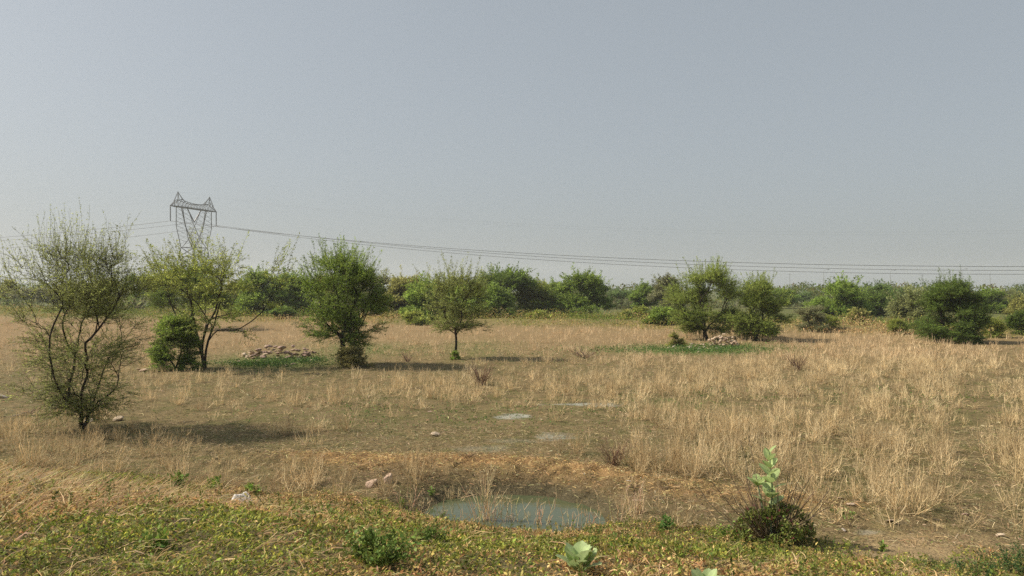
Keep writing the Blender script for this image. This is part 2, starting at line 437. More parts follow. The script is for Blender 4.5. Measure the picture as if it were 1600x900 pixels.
# ------------------------------------------------------------------ ground cover of the near slope
def slope_cover():
    rng = np.random.default_rng(21)
    n = 560000
    y = rng.uniform(3.2, 13.6, n); x = rng.uniform(-1, 1, n) * (0.72 * y + 1.5)
    edge = toe_y(x) + 0.25 * (fbm(x * 2, y * 2, 61, 3) - .5)
    patch = fbm(x * 1.1, y * 1.1, 62, 4); fine = fbm(x * 4, y * 4, 63, 3)
    px = 800 + F * x / y; pyy = HY + F * (CAMZ - H(x, y)) / y
    bare = np.exp(-((px - 1420) / 95) ** 2 - ((pyy - 860) / 22) ** 2)
    k = (y < edge) & (rng.random(n) < np.clip(0.55 + 1.4 * (fine - 0.35), 0.15, 1) - 1.1 * bare)
    x = x[k]; y = y[k]; patch = patch[k]; fine = fine[k]; n = len(x)
    left = sst((-2.2 - x) / 2.5)
    z = H(x, y)
    hgt = 0.008 + 0.20 * np.clip(fine - 0.38, 0, 1) * rng.random(n) ** 0.8
    az = rng.uniform(0, 2 * math.pi, n); up = rng.uniform(0.05, 1.3, n)
    d = nrm(np.stack([np.cos(az), np.sin(az), up], 1))
    b = np.stack([x, y, z + hgt], 1)
    L = rng.uniform(0.014, 0.042, n) * (0.75 + y * 0.045); W = L * rng.uniform(0.22, 0.5, n)
    gr = jitcol((0.145, 0.185, 0.03), n, rng, 0.4); lg = jitcol((0.38, 0.38, 0.07), n, rng, 0.3)
    tn = jitcol((0.54, 0.38, 0.16), n, rng, 0.3); rd = jitcol((0.30, 0.165, 0.075), n, rng, 0.3)
    green = np.clip(0.57 + 4.2 * (patch - 0.5) + 1.5 * (fbm(x * 3.1, y * 3.1, 65, 2) - .5) - 0.22 * left, 0.10, 0.92)
    u = rng.random(n); u2 = rng.random(n)
    c = np.where((u < green)[:, None], np.where((u2 < 0.4)[:, None], lg, gr), np.where((u2 < 0.72)[:, None], tn, rd))
    g = Geo(); quadleaves(g, b, d, L, W, c, rng, 1.2)
    # leafy sprigs standing above the mat
    ms = 5200
    y = rng.uniform(3.4, 13.2, ms); x = rng.uniform(-1, 1, ms) * (0.72 * y + 1.5)
    k = (y < toe_y(x)) & (fbm(x * 1.7, y * 1.7, 67, 3) > .40); x = x[k]; y = y[k]; ms = len(x)
    hh_ = rng.uniform(.06, .20, ms); sd = nrm(np.stack([rng.normal(.1, .45, ms), rng.normal(0, .45, ms), np.ones(ms)], 1))
    sb = np.stack([x, y, H(x, y)], 1)
    P = sb[:, None] + sd[:, None] * hh_[:, None, None] * np.linspace(0, 1, 3)[None, :, None]
    scol = np.where((rng.random(ms) < .45)[:, None], jitcol((.36, .22, .11), ms, rng, .3), jitcol((.2, .2, .07), ms, rng, .3))
    prisms(g, P, .0022 * np.array([[1, .8, .5]]) * np.ones((ms, 1)), scol, rng, 3)
    q = np.repeat(np.arange(ms), 12); nq = len(q); uq = rng.uniform(.2, 1.05, nq)[:, None]
    dq = nrm(rng.normal(size=(nq, 3)) + np.array([0, 0, .35])); Lq = rng.uniform(.016, .038, nq)
    spc = np.where((rng.random(ms) < .6)[:, None], jitcol((.15, .19, .04), ms, rng, .25), jitcol((.34, .27, .09), ms, rng, .25))
    quadleaves(g, sb[q] + sd[q] * hh_[q][:, None] * uq + rng.normal(0, .006, (nq, 3)), dq, Lq, Lq * .5, spc[q] * np.exp(rng.normal(0, .2, (nq, 1))), rng, .8)
    # trailing straw
    m = 46000
    y = rng.uniform(3.4, 13.6, m); x = rng.uniform(-1, 1, m) * (0.72 * y + 1.5)
    left = sst((-1.0 - x) / 4)
    k = (y < toe_y(x) + .3) & (rng.random(m) < (0.42 + 0.58 * left) * np.clip(2.6 * (fbm(x * 1.4, y * 1.4, 69, 3) - .25), .15, 1))
    x = x[k]; y = y[k]; left = left[k]; m = len(x)
    az = rng.normal(0.5, 1.1, m) ; L = rng.uniform(0.08, 0.32, m) * (0.7 + 0.6 * left)
    d = nrm(np.stack([np.cos(az), np.sin(az) * 0.8, rng.uniform(0.05, 0.7, m) * (0.4 + left)], 1))
    b = np.stack([x, y, H(x, y) + 0.02], 1)
    P = np.stack([b, b + d * (L * .5)[:, None] + np.array([0, 0, 1]) * (L * .08)[:, None], b + d * L[:, None] - np.array([0, 0, 1]) * (L * 0.08)[:, None]], 1)
    ribbons(g, P, np.array([[.005, .0045, .002]]) * rng.uniform(.6, 1.5, (m, 1)), jitcol((0.5, 0.37, 0.19), m, rng, 0.3), rng)
    return g.build('ground_cover', M_WEED)
tag(slope_cover(), 'matted green and brown creeping weeds covering the near slope', 'ground cover', kind='stuff')

def green_patch(name, spots, n, label, cat, seed, L0=.06, col=((0.06, 0.14, 0.025), (0.12, 0.2, 0.04)), hh=0.12):
    rng = np.random.default_rng(seed); g = Geo()
    for (px, py, w, h, amt) in spots:
        m = int(n * amt)
        qx = rng.normal(px, w / 2.4, m); qy = rng.normal(py, h / 2.4, m)
        y = CAMZ * F / (qy - HY); x = (qx - 800) / F * y
        k = rng.random(m) < np.clip(2.6 * (fbm(x * 1.3, y * 1.3, seed, 3) - 0.25), 0, 1)
        x = x[k]; y = y[k]; m = len(x)
        b = np.stack([x, y, H(x, y) + rng.random(m) * hh], 1)
        az = rng.uniform(0, 6.28, m); d = nrm(np.stack([np.cos(az), np.sin(az), rng.uniform(0.1, 1.4, m)], 1))
        L = L0 * rng.uniform(.6, 1.4, m)
        c = np.where((rng.random(m) < .5)[:, None], jitcol(col[0], m, rng, .3), jitcol(col[1], m, rng, .3))
        quadleaves(g, b, d, L, L * .42, c, rng, .6)
    return tag(g.build(name, M_WEED), label, cat, kind='stuff')
green_patch('green_undergrowth', [(445, 567, 110, 10, .40), (395, 572, 80, 8, .25), (490, 563, 40, 9, .12)], 9000, 'fresh green weeds round the dark stone heap between the trees', 'weeds', 31, .07, hh=.13, col=((0.045, 0.10, 0.02), (0.09, 0.16, 0.035)))
green_patch('green_undergrowth', [(1060, 547, 210, 8, .6), (1130, 545, 110, 12, .5)], 9000, 'bright green strip of low weeds beside the pale stone heap', 'weeds', 32, .08, hh=.12, col=((0.06, 0.13, 0.03), (0.12, 0.2, 0.045)))
green_patch('green_undergrowth', [(600, 548, 130, 14, .7), (750, 540, 120, 18, .5), (860, 560, 160, 20, .4), (1100, 620, 200, 24, .4), (700, 640, 400, 40, .6), (1450, 620, 200, 30, .3)], 5000,
            'thin scatter of small green weeds among the dry stalks', 'weeds', 33, .05, hh=.06)
def bank_growth():
    rng = np.random.default_rng(41); g = Geo()
    n = 170000
    x = rng.uniform(-75, 75, n); by = np.interp(x, BUND[:, 0], BUND[:, 1])
    y = by + rng.uniform(-6, 16, n)
    nn = fbm(x * .22, y * .3, 43, 3)
    k = (rng.random(n) < np.clip(2.4 * (nn - .22), 0, 1)) & (np.abs(x) < .75 * y + 3) ; x = x[k]; y = y[k]; nn = nn[k]; n = len(x)
    f2 = fbm(x * .7, y * .7, 44, 3)
    b = np.stack([x, y, H(x, y) + rng.random(n) * (0.2 + 2.0 * np.clip(f2 - .35, 0, 1))], 1)
    az = rng.uniform(0, 6.28, n); d = nrm(np.stack([np.cos(az), np.sin(az), rng.uniform(0.2, 2.0, n)], 1))
    L = rng.uniform(.08, .2, n)
    hue = fbm(x * .12, y * .12, 45, 3) + rng.normal(0, .06, n)
    c = np.where((hue < .47)[:, None], jitcol((0.15, 0.20, 0.035), n, rng, .3), np.where((hue < .57)[:, None], jitcol((0.31, 0.28, 0.065), n, rng, .3), jitcol((0.48, 0.34, 0.16), n, rng, .3)))
    quadleaves(g, b, d, L, L * .35, c, rng, .3)
    return tag(g.build('bank_undergrowth', M_WEED), 'yellow green weeds and dry grass overgrowing the low bank before the far trees', 'undergrowth', kind='stuff')
bank_growth()

# ------------------------------------------------------------------ trees
LC = {  # leaf colours
    'olive': ((0.14, 0.15, 0.042), (0.20, 0.195, 0.06)), 'sage': ((0.16, 0.17, 0.07), (0.12, 0.135, 0.055)), 'green': ((0.078, 0.125, 0.022), (0.125, 0.17, 0.03)), 'yellow': ((0.115, 0.155, 0.032), (0.18, 0.195, 0.042)), 'feather': ((0.12, 0.145, 0.042), (0.165, 0.185, 0.055)), 'lime': ((0.10, 0.14, 0.032), (0.165, 0.20, 0.045)), 'dark': ((0.055, 0.092, 0.018), (0.09, 0.128, 0.025)),
    'blue': ((0.075, 0.12, 0.04), (0.11, 0.15, 0.05)), 'grey': ((0.15, 0.16, 0.08), (0.12, 0.12, 0.06)), 'bright': ((0.095, 0.15, 0.026), (0.145, 0.195, 0.036)),
    'brown': ((0.17, 0.15, 0.06), (0.14, 0.14, 0.05))}
def grow(rng, stems, clumps, per, cr, step):
    """stems: list of polylines from the root; clumps: centres; returns nodes, parents, tips"""
    V = []; par = []; plen = []
    for s in stems:
        prev = -1
        for i, p in enumerate(s):
            if i == 0 and V: prev = 0; continue
            V.append(np.array(p, float)); par.append(prev); plen.append(0 if prev < 0 else plen[prev] + np.linalg.norm(V[-1] - V[prev])); prev = len(V) - 1
    def connect(p, first):
        A = np.array(V); D = np.linalg.norm(A - p, axis=1)
        vert = (A[:, 2] - p[2]) > 0.15 * D
        pl = np.array(plen)
        cost = D + (0.6 if first else 0.28) * pl + vert * D * 0.6 + (A[:, 2] < first_h) * 5
        i = int(np.argmin(cost))
        d = D[i]; k = max(1, int(d / step))
        a = V[i]; q = par[i]
        t0 = nrm(V[i] - V[q]) if q >= 0 else np.array([0, 0, 1.0])
        ctrl = a + t0 * d * 0.32 + np.array([0, 0, 0.06 * d])
        pr = i
        for j in range(1, k + 1):
            t = j / k
            w = (1 - t) ** 2 * a + 2 * t * (1 - t) * ctrl + t * t * p + rng.normal(0, 0.02 * d * (j < k), 3)
            V.append(w); par.append(pr); plen.append(plen[pr] + np.linalg.norm(w - V[pr])); pr = len(V) - 1
        return pr
    first_h = min(s[-1][2] for s in stems) * 0.55
    tips = []
    root = np.array(stems[0][-1], float)
    order = sorted(range(len(clumps)), key=lambda i: np.linalg.norm(clumps[i] - root))
    for i in order: connect(clumps[i], True)
    for i in order:
        m = int(per[i])
        o = rng.normal(size=(m, 3)); o = nrm(o) * (rng.random((m, 1)) ** 0.5)
        pts = clumps[i] + o * cr[i]
        pts = pts[np.argsort(np.linalg.norm(pts - clumps[i], axis=1))]
        for p in pts:
            if p[2] > 0.05: tips.append(connect(p, False))
    return np.array(V), np.array(par), tips
def tree(name, label, cat, loc, Ht, Wd, hue, seed, shape='round', zb=0.3, sparse=1.0, trunk_r=0.09, fork=0.25, nst=1, D=30.0, group=None, lean=(0, 0), depth=1.0,
         extra=(), bark=(0.04, 0.03, 0.022), twl=None, wisps=0, lscale=1.0, partname='crown', nclump=None, droop=0.0, dead=0.0, layer=0.42):
    rng = np.random.default_rng(seed)
    root = tag(empty(name, loc), label, cat, group)
    cs = Wd * 0.115 + Ht * 0.03; tl0 = twl or 0.05 * Wd + 0.12
    rx = Wd / 2 - 0.45 * cs - 0.25 * tl0; ry = rx * depth
    Htop = Ht; Ht = Ht - 0.3 * cs - 0.25 * tl0 - 0.15 * wisps * tl0
    z0 = Ht * zb; zc = (Ht + z0) / 2; rz = (Ht - z0) / 2
    nc = nclump or int(16 + 10 * rng.random())
    cl = []
    for i in range(nc):
        for _ in range(20):
            u = nrm(rng.normal(size=3)); r_ = rng.uniform(0.35, 0.86)
            if shape == 'flat': u[2] = abs(u[2]) * 0.8 + 0.05
            if shape == 'vase':
                zz = rng.uniform(0, 1); w_ = 0.25 + 0.75 * math.sin(math.pi * min(1, 0.12 + zz * 0.72))
                aa = rng.uniform(0, 6.28); q = rng.uniform(0.2, .9) * w_
                p = np.array([math.cos(aa) * q * rx * 1.1, math.sin(aa) * q * ry * 1.1, z0 + zz * (Ht - z0)]); break
            if shape == 'bush':
                zz = rng.uniform(0.02, 1); w_ = math.sqrt(max(0.02, 1 - (zz * 0.97) ** 2.6)); aa = rng.uniform(0, 6.28); q = rng.uniform(0.3, .85) * w_
                p = np.array([math.cos(aa) * q * rx, math.sin(aa) * q * ry, z0 + zz * (Ht - z0)]); break
            p = np.array([u[0] * rx * r_, u[1] * ry * r_, zc + u[2] * rz * r_])
            if p[2] > 0.05: break
        p[0] += lean[0] * p[2] / Ht; p[1] += lean[1] * p[2] / Ht
        cl.append(p)
    for e in extra: cl.append(np.array(e[:3], float))
    fl = layer
    cr = [np.array([cs, cs, cs * fl]) * rng.uniform(0.65, 1.45) for _ in range(nc)] + [np.array([e[3], e[3], e[3] * .6]) for e in extra]
    base_tips = (44 if D < 25 else 34 if D < 60 else 22) * sparse
    per = [base_tips * rng.uniform(.6, 1.3) for _ in range(nc)] + [base_tips * (e[4] if len(e) > 4 else .7) for e in extra]
    fz = Ht * fork; stems = []
    for s in range(nst):
        a_ = rng.uniform(0, 6.28) if s else 0.3
        off = (0.0 if nst == 1 else 0.16) * fz
        pts = []
        K = 6
        w1 = rng.normal(0, 0.02 * Ht, 2)
        for i in range(K):
            t = i / (K - 1)
            pts.append((math.cos(a_) * off * t * 1.4 + w1[0] * math.sin(t * 3.1) + lean[0] * fz / Ht * t, math.sin(a_) * off * t + w1[1] * math.sin(t * 3.1), fz * t * (1 if s == 0 else 0.95) - 0.05 * (i == 0)))
        stems.append(pts)
    V, par, tips = grow(rng, stems, cl, per, cr, max(0.16, Wd * 0.05))
    n = len(V)
    rt = 0.0032 * (1 if D < 25 else 1.6 if D < 60 else 3)
    acc = np.zeros(n); leafn = np.ones(n, bool); leafn[par[par >= 0]] = False
    acc[leafn] = 1.0
    for i in range(n - 1, 0, -1):
        if par[i] >= 0: acc[par[i]] += acc[i]
    tot = max(acc[0], 2)
    R = rt * (acc ** (math.log(trunk_r / rt) / math.log(tot)))
    e = np.where(par >= 0)[0]
    g = Geo()
    big = R[e] > (0.012 if D < 40 else 0.03)
    for mask, sd in ((big, 6), (~big, 3)):
        ee = e[mask]
        if len(ee) == 0: continue
        A = V[par[ee]]; B = V[ee]; dd = B - A
        Pp = np.stack([A - dd * 0.03, B + dd * 0.03], 1)
        Rr = np.stack([np.minimum(R[par[ee]], R[ee] * 1.25), R[ee]], 1)
        flare = 1 + 0.5 * np.exp(-np.maximum(Pp[..., 2], 0) / (trunk_r * 2.2)) * (Rr > trunk_r * .6)
        prisms(g, Pp, Rr * flare, jitcol(bark, len(ee), rng, .12), rng, sd)
    # twigs and leaves
    tips = np.array(tips)
    ntw = 3
    T = np.repeat(tips, ntw); m = len(T)
    ax = np.array([lean[0] * .5, lean[1] * .5, zc * .55])
    outd = nrm(V[T] - ax); outd[:, 2] = outd[:, 2] * .45 + .12
    td = nrm(outd * 0.9 + rng.normal(0, 1, (m, 3)) * np.array([.62, .62, .30]) - np.array([0, 0, droop]))
    tl = tl0 * rng.uniform(0.5, 1.3, m)
    if wisps:
        top = V[T][:, 2] > zc + 0.15 * rz
        sel = top & (rng.random(m) < 0.10 * wisps)
        tl[sel] *= 2.3; td[sel] = nrm(outd[sel] * .9 + np.array([0, 0, .75]) + rng.normal(0, .25, (sel.sum(), 3)))
    s = V[T]; sag = np.zeros((m, 3)); sag[:, 2] = -tl * (0.05 + droop * .25)
    K = 4; tt = np.linspace(0, 1, K)[None, :, None]
    P = s[:, None] + td[:, None] * tl[:, None, None] * tt + sag[:, None] * tt ** 2 + rng.normal(0, .02, (m, K, 3)) * tl[:, None, None] * (tt > 0)
    prisms(g, P, rt * np.linspace(.9, .45, K)[None] * np.ones((m, 1)), jitcol(np.array(bark) * 1.5, m, rng, .15), rng, 3)
    g.build('trunk', M_BARK, root)
    if D < 25: ll, per_t = 0.036, 20
    elif D < 60: ll, per_t = 0.062, 24
    else: ll, per_t = 0.19, 14
    ll *= lscale
    cnt = np.maximum(3, per_t * tl / tl.mean()).astype(int)
    if dead: cnt[rng.random(m) < dead] = 1
    q = np.repeat(np.arange(m), cnt); nl = len(q)
    u = rng.uniform(0.05, 1.05, nl)[:, None]
    pos = s[q] + td[q] * tl[q][:, None] * u + sag[q] * u ** 2 + rng.normal(0, 0.35 * ll, (nl, 3))
    ld = nrm(td[q] * .6 + rng.normal(0, 1, (nl, 3)) * np.array([.6, .6, .28]) + np.array([0, 0, .05 - droop]))
    cA, cB = LC[hue]
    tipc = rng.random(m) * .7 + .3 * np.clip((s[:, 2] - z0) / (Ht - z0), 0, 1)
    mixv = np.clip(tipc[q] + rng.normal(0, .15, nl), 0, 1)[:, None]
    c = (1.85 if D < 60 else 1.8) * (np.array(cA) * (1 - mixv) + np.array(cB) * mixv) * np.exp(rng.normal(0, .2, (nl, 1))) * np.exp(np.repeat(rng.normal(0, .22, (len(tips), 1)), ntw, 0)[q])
    g = Geo(); L = ll * np.clip(np.exp(rng.normal(0, .36, nl)), .4, 1.7)
    quadleaves(g, pos, ld, L, L * rng.uniform(.3, .5, nl), c, rng, 1.6)
    g.build(partname, M_LEAF, root)
    return root

def ptree(px, base, top, wpx, label, hue, seed, cat='tree', name='acacia_tree', D=None, **kw):
    """place a tree by where its foot and top stand; sizes follow from its distance"""
    if D is None: x, y, z = P2W(px, base)
    else: x, y, z = at_d(px, D)
    Ht = max(CAMZ + (HY - top) * y / F - z, 0.25 if y < 45 else 0.9)
    return tree(name, label, cat, (x, y, z), Ht, wpx * y / F, hue, seed, D=y, **kw)

FT = 'small trees standing in the dry field'
ptree(128, 672, 376, 226, 'tall feathery grey green tree with a dark forked trunk nearest to the road', 'feather', 101, group=FT, shape='vase', zb=.14, sparse=.46, trunk_r=.048, fork=.12, nst=3, wisps=1.8, twl=.36, nclump=76, lscale=.78, layer=.6,
      extra=((-1.0, -.2, .9, .5, .9), (-.7, .1, 1.35, .45, .9), (.55, -.1, .7, .45, .6), (-.2, .1, .75, .35, .5), (-.75, -.1, 1.9, .4, .9), (-.45, -.2, .55, .4, .9), (.3, -.2, .4, .35, .6), (.8, -.1, .95, .35, .5), (1.35, 0, 3.0, .35, .7), (-1.4, 0, 3.0, .4, .8), (.6, .1, 3.75, .25, .5)))
ptree(320, 575, 388, 205, 'open yellowish green tree with two dark stems and long arching boughs', 'yellow', 102, group=FT, shape='vase', zb=.4, sparse=.5, trunk_r=.085, fork=.42, nst=3, wisps=2.2, twl=.5, nclump=24,
      extra=((2.6, 0, 3.7, .7, .7), (-1.6, .3, 3.9, .7, .8), (2.3, .2, 2.4, .5, .4), (1.6, -.3, 1.4, .5, .35), (2.9, .1, 3.2, .5, .5), (-1.9, 0, 3.3, .6, .7)), droop=.1)
ptree(275, 578, 492, 88, 'dense dark green bush at the foot of the yellowish tree', 'green', 103, cat='bush', name='bush', shape='bush', zb=.0, layer=.6, nclump=34, sparse=.8, trunk_r=.04, fork=.15, nst=3, lscale=.9, partname='foliage', twl=.28)
ptree(535, 572, 396, 150, 'full round headed green tree with a short dark trunk and a brushy foot', 'green', 104, group=FT, shape='vase', zb=.22, sparse=.72, trunk_r=.10, fork=.22, wisps=1.5, twl=.42, nclump=56, lscale=.85,
      extra=((1.3, 0, 1.5, .4, .5), (.2, -.2, .45, .4, .8), (.6, 0, .8, .4, .5)))
ptree(552, 574, 545, 52, 'low brownish thicket round the trunk of the round headed green tree', 'brown', 105, cat='bush', name='bush', shape='bush', zb=.0, sparse=.4, trunk_r=.02, fork=.15, nst=3, partname='foliage', twl=.3, nclump=12)
ptree(710, 560, 426, 112, 'slight thin stemmed tree with an airy olive crown right of the round headed one', 'feather', 106, group=FT, shape='vase', zb=.36, sparse=.36, trunk_r=.055, fork=.42, wisps=1.3, twl=.42, nclump=44,
      extra=((1.2, 0, 1.4, .4, .5), (-.6, 0, 1.6, .3, .4), (1.0, 0, 1.9, .4, .5)), lscale=.85)
ptree(710, 562, 551, 12, 'tuft of fresh green shoots at the foot of the slight olive tree', 'bright', 107, cat='shrub', name='shoots', shape='bush', zb=0, sparse=.5, trunk_r=.01, fork=.2, partname='foliage', twl=.12, nclump=6)
ptree(1104, 530, 418, 138, 'broad light green tree behind the pale stone heap', 'lime', 108, extra=((-1.6, -.3, 1.5, .8, .9), (1.3, -.2, 1.3, .8, .9), (-.4, -.5, 1.6, .7, .8)), group=FT, shape='vase', zb=.14, sparse=1.3, trunk_r=.11, fork=.2, wisps=1.2, twl=.45, nclump=32)
ptree(1182, 532, 436, 112, 'feathery tree with several stems just right of the pale stone heap', 'lime', 109, extra=((-1.2, -.3, 1.2, .7, .9), (1.2, -.2, 1.3, .7, .9), (.2, -.5, 1.7, .7, .8)), group=FT, shape='vase', zb=.10, sparse=1.3, trunk_r=.09, fork=.15, nst=3, wisps=1, twl=.42, nclump=30)
ptree(1490, 535, 443, 124, 'dense dark green layered tree reaching down to the ground at the right', 'dark', 110, group=FT, shape='bush', zb=.03, sparse=1.5, trunk_r=.12, fork=.15, nst=2, wisps=.2, twl=.5, nclump=54, lscale=1.0, layer=.4)
ptree(1270, 519, 473, 52, 'small olive brown bush with a short stem between the two right hand trees', 'grey', 111, cat='bush', name='bush', shape='bush', zb=.1, sparse=.9, trunk_r=.06, fork=.2, nst=2, partname='foliage', twl=.4)
ptree(1590, 521, 488, 34, 'small dark bush at the right edge of the bank', 'dark', 112, cat='bush', name='bush', shape='bush', zb=.02, sparse=.9, trunk_r=.05, fork=.2, partname='foliage', twl=.35)
ptree(1057, 541, 520, 26, 'knee high olive green bush at the left end of the green strip', 'olive', 113, cat='bush', name='bush', shape='bush', zb=.0, sparse=.25, trunk_r=.03, fork=.2, nst=2, partname='foliage', twl=.22, nclump=10)

BT = 'trees beyond the low bank'
B = [  # px, top, width, D, hue, shape, label
    (5, 437, 50, 150, 'olive', 'round', 'dull olive tree at the far left end of the tree line'),
    (48, 445, 52, 135, 'grey', 'round', 'grey green far tree seen through the left side of the tallest field tree'),
    (100, 440, 70, 140, 'olive', 'round', 'olive far tree just behind the trunk of the tallest field tree'),
    (160, 438, 80, 115, 'olive', 'bush', 'broad olive far tree behind the right side of the tallest field tree'),
    (214, 432, 56, 110, 'green', 'bush', 'green far tree in the gap left of the yellowish field tree'),
    (250, 420, 46, 95, 'grey', 'round', 'pale wispy grey tree behind the left boughs of the yellowish field tree'),
    (300, 402, 112, 58, 'green', 'round', 'big green tree filling the space behind the yellowish field tree'),
    (368, 445, 60, 90, 'olive', 'bush', 'olive tree peering out right of the yellowish field tree'),
    (412, 432, 86, 80, 'green', 'bush', 'broad green tree with a touch of yellow left of the round headed tree'),
    (458, 434, 82, 84, 'green', 'bush', 'dense green tree touching the left edge of the round headed tree'),
    (505, 436, 60, 92, 'olive', 'bush', 'olive tree hidden behind the left half of the round headed tree'),
    (582, 432, 74, 84, 'grey', 'bush', 'grey green tree behind the right half of the round headed tree'),
    (632, 431, 66, 82, 'olive', 'bush', 'light olive dome shaped tree just right of the round headed tree'),
    (668, 448, 66, 72, 'bright', 'bush', 'fresh green tree left of the slight olive field tree'),
    (722, 448, 60, 78, 'bright', 'bush', 'fresh green tree directly behind the slight olive field tree'),
    (788, 421, 100, 84, 'dark', 'flat', 'large dark flat topped tree, the highest of the far line'),
    (758, 446, 72, 76, 'green', 'round', 'rounded green tree in front of the flat topped tree'),
    (832, 446, 70, 86, 'yellow', 'bush', 'yellowish olive tree right of the flat topped tree'),
    (868, 436, 56, 98, 'green', 'round', 'green tree half hidden left of the big spreading one'),
    (908, 431, 98, 84, 'green', 'bush', 'big spreading green tree with drooping boughs in the middle of the line'),
    (972, 452, 40, 135, 'blue', 'round', 'small bluish hazy tree in the dip of the tree line'),
    (1010, 442, 48, 105, 'green', 'round', 'compact green tree right of the dip in the tree line'),
    (1044, 436, 56, 92, 'grey', 'bush', 'greyish open tree left of the broad light green one'),
    (1214, 450, 60, 120, 'green', 'round', 'green far tree just right of the feathery tree with several stems'),
    (1248, 457, 52, 135, 'blue', 'round', 'low bluish tree at the right hand dip of the line'),
    (1312, 446, 82, 84, 'bright', 'bush', 'rounded fresh green tree left of the blue green pair'),
    (1380, 438, 54, 100, 'blue', 'round', 'tall blue green tree rising out of the line at the right'),
    (1368, 466, 74, 88, 'dark', 'bush', 'low dark tree at the foot of the tall blue green one'),
    (1416, 457, 58, 96, 'blue', 'flat', 'flat blue green tree touching the dense layered one'),
    (1432, 468, 62, 64, 'sage', 'bush', 'pale sage bush left of the dense layered tree'),
    (1548, 458, 56, 96, 'green', 'bush', 'green tree right of the dense layered tree'),
    (1578, 460, 46, 110, 'sage', 'bush', 'pale green tree close to the right end of the line'),
    (1606, 470, 50, 90, 'olive', 'bush', 'olive tree cut off by the right edge of the photo'),
]
for i, (px, top, w, D, hue, shp, lab) in enumerate(B):
    ptree(px, 0, top - 3, w * 1.24, lab, hue, 300 + i, D=D, name='far_tree', group=BT, shape=shp, zb=.30 if shp == 'flat' else (.04 if shp == 'round' else .0), sparse=1.35 if D < 100 else 1.0,
          trunk_r=.13, fork=.22, nst=1 if shp != 'bush' else 2, twl=.6 if w > 60 else .45, wisps=.5, nclump=40 if w > 60 else 26)
BS = 'shrubs on and before the low bank'
for i, (px, top, w, D, hue, lab) in enumerate([
    (1036, 484, 62, 62, 'bright', 'wide fresh green shrub on the bank left of the broad light green tree'),
    (796, 490, 22, 74, 'dark', 'small dark shrub below the flat topped tree'),
    (975, 485, 24, 72, 'olive', 'small olive shrub on the bank right of the spreading tree'),
    (1000, 482, 34, 76, 'yellow', 'yellowish shrub on the bank below the compact green tree'),
    (1340, 487, 36, 64, 'olive', 'olive shrub on the bank below the low dark tree'),
    (655, 488, 60, 66, 'yellow', 'yellow green shrub on the bank below the light olive dome'),
    (548, 495, 40, 64, 'bright', 'green shrub behind the trunk of the round headed tree'),
    (440, 487, 42, 74, 'dark', 'dark low shrub at the foot of the dense green tree'),
    (14, 466, 16, 140, 'dark', 'tiny dark shrub far out on the left of the field'),
    (1196, 516, 34, 49, 'yellow', 'yellow green shrub at the foot of the feathery tree with several stems'),
    (840, 492, 50, 72, 'yellow', 'yellowish shrub on the bank left of the spreading tree'),
    (1400, 498, 40, 52, 'yellow', 'low yellow green shrub on the bank before the pale sage bush'),
    (1290, 500, 50, 56, 'yellow', 'low yellow green shrub behind the olive brown bush'),
    (1550, 500, 46, 48, 'yellow', 'low yellow green shrub right of the dense layered tree')]):
    ptree(px, 0, top, w, lab, hue, 500 + i, D=D, cat='shrub', name='shrub', group=BS, shape='bush', zb=0.0, sparse=.7 if w > 30 else .4, trunk_r=.04, fork=.15, nst=2, twl=.3, nclump=14 if w > 30 else 8, partname='foliage')

def far_wood():
    rng = np.random.default_rng(71); g = Geo()
    for row, (D, n, hue) in enumerate(((185, 80, 'green'), (260, 90, 'blue'), (150, 50, 'olive'), (125, 60, 'sage'))):
        for i in range(n):
            x = rng.uniform(-.95, .95) * D; y = D + rng.normal(0, 8); R = rng.uniform(3.0, 6.0); Hh = rng.uniform(2.8, 4.4) * (1 + (D - 165) / 260) * (.45 if D == 125 else 1)
            m = 340; u = nrm(rng.normal(size=(m, 3))); u[:, 2] = np.abs(u[:, 2])
            p = np.array([x, y, float(H(x, y))]) + u * np.array([R, R, Hh]) * rng.uniform(.7, 1.06, (m, 1))
            L = rng.uniform(.35, .8, m); d = nrm(rng.normal(size=(m, 3)) + u)
            quadleaves(g, p, d, L, L * .45, jitcol(LC[hue][i % 2], m, rng, .2), rng, .4)
    return tag(g.build('far_wood', M_LEAF), 'hazy distant scrub closing the horizon behind the tree line', 'distant woodland', kind='stuff')
far_wood()

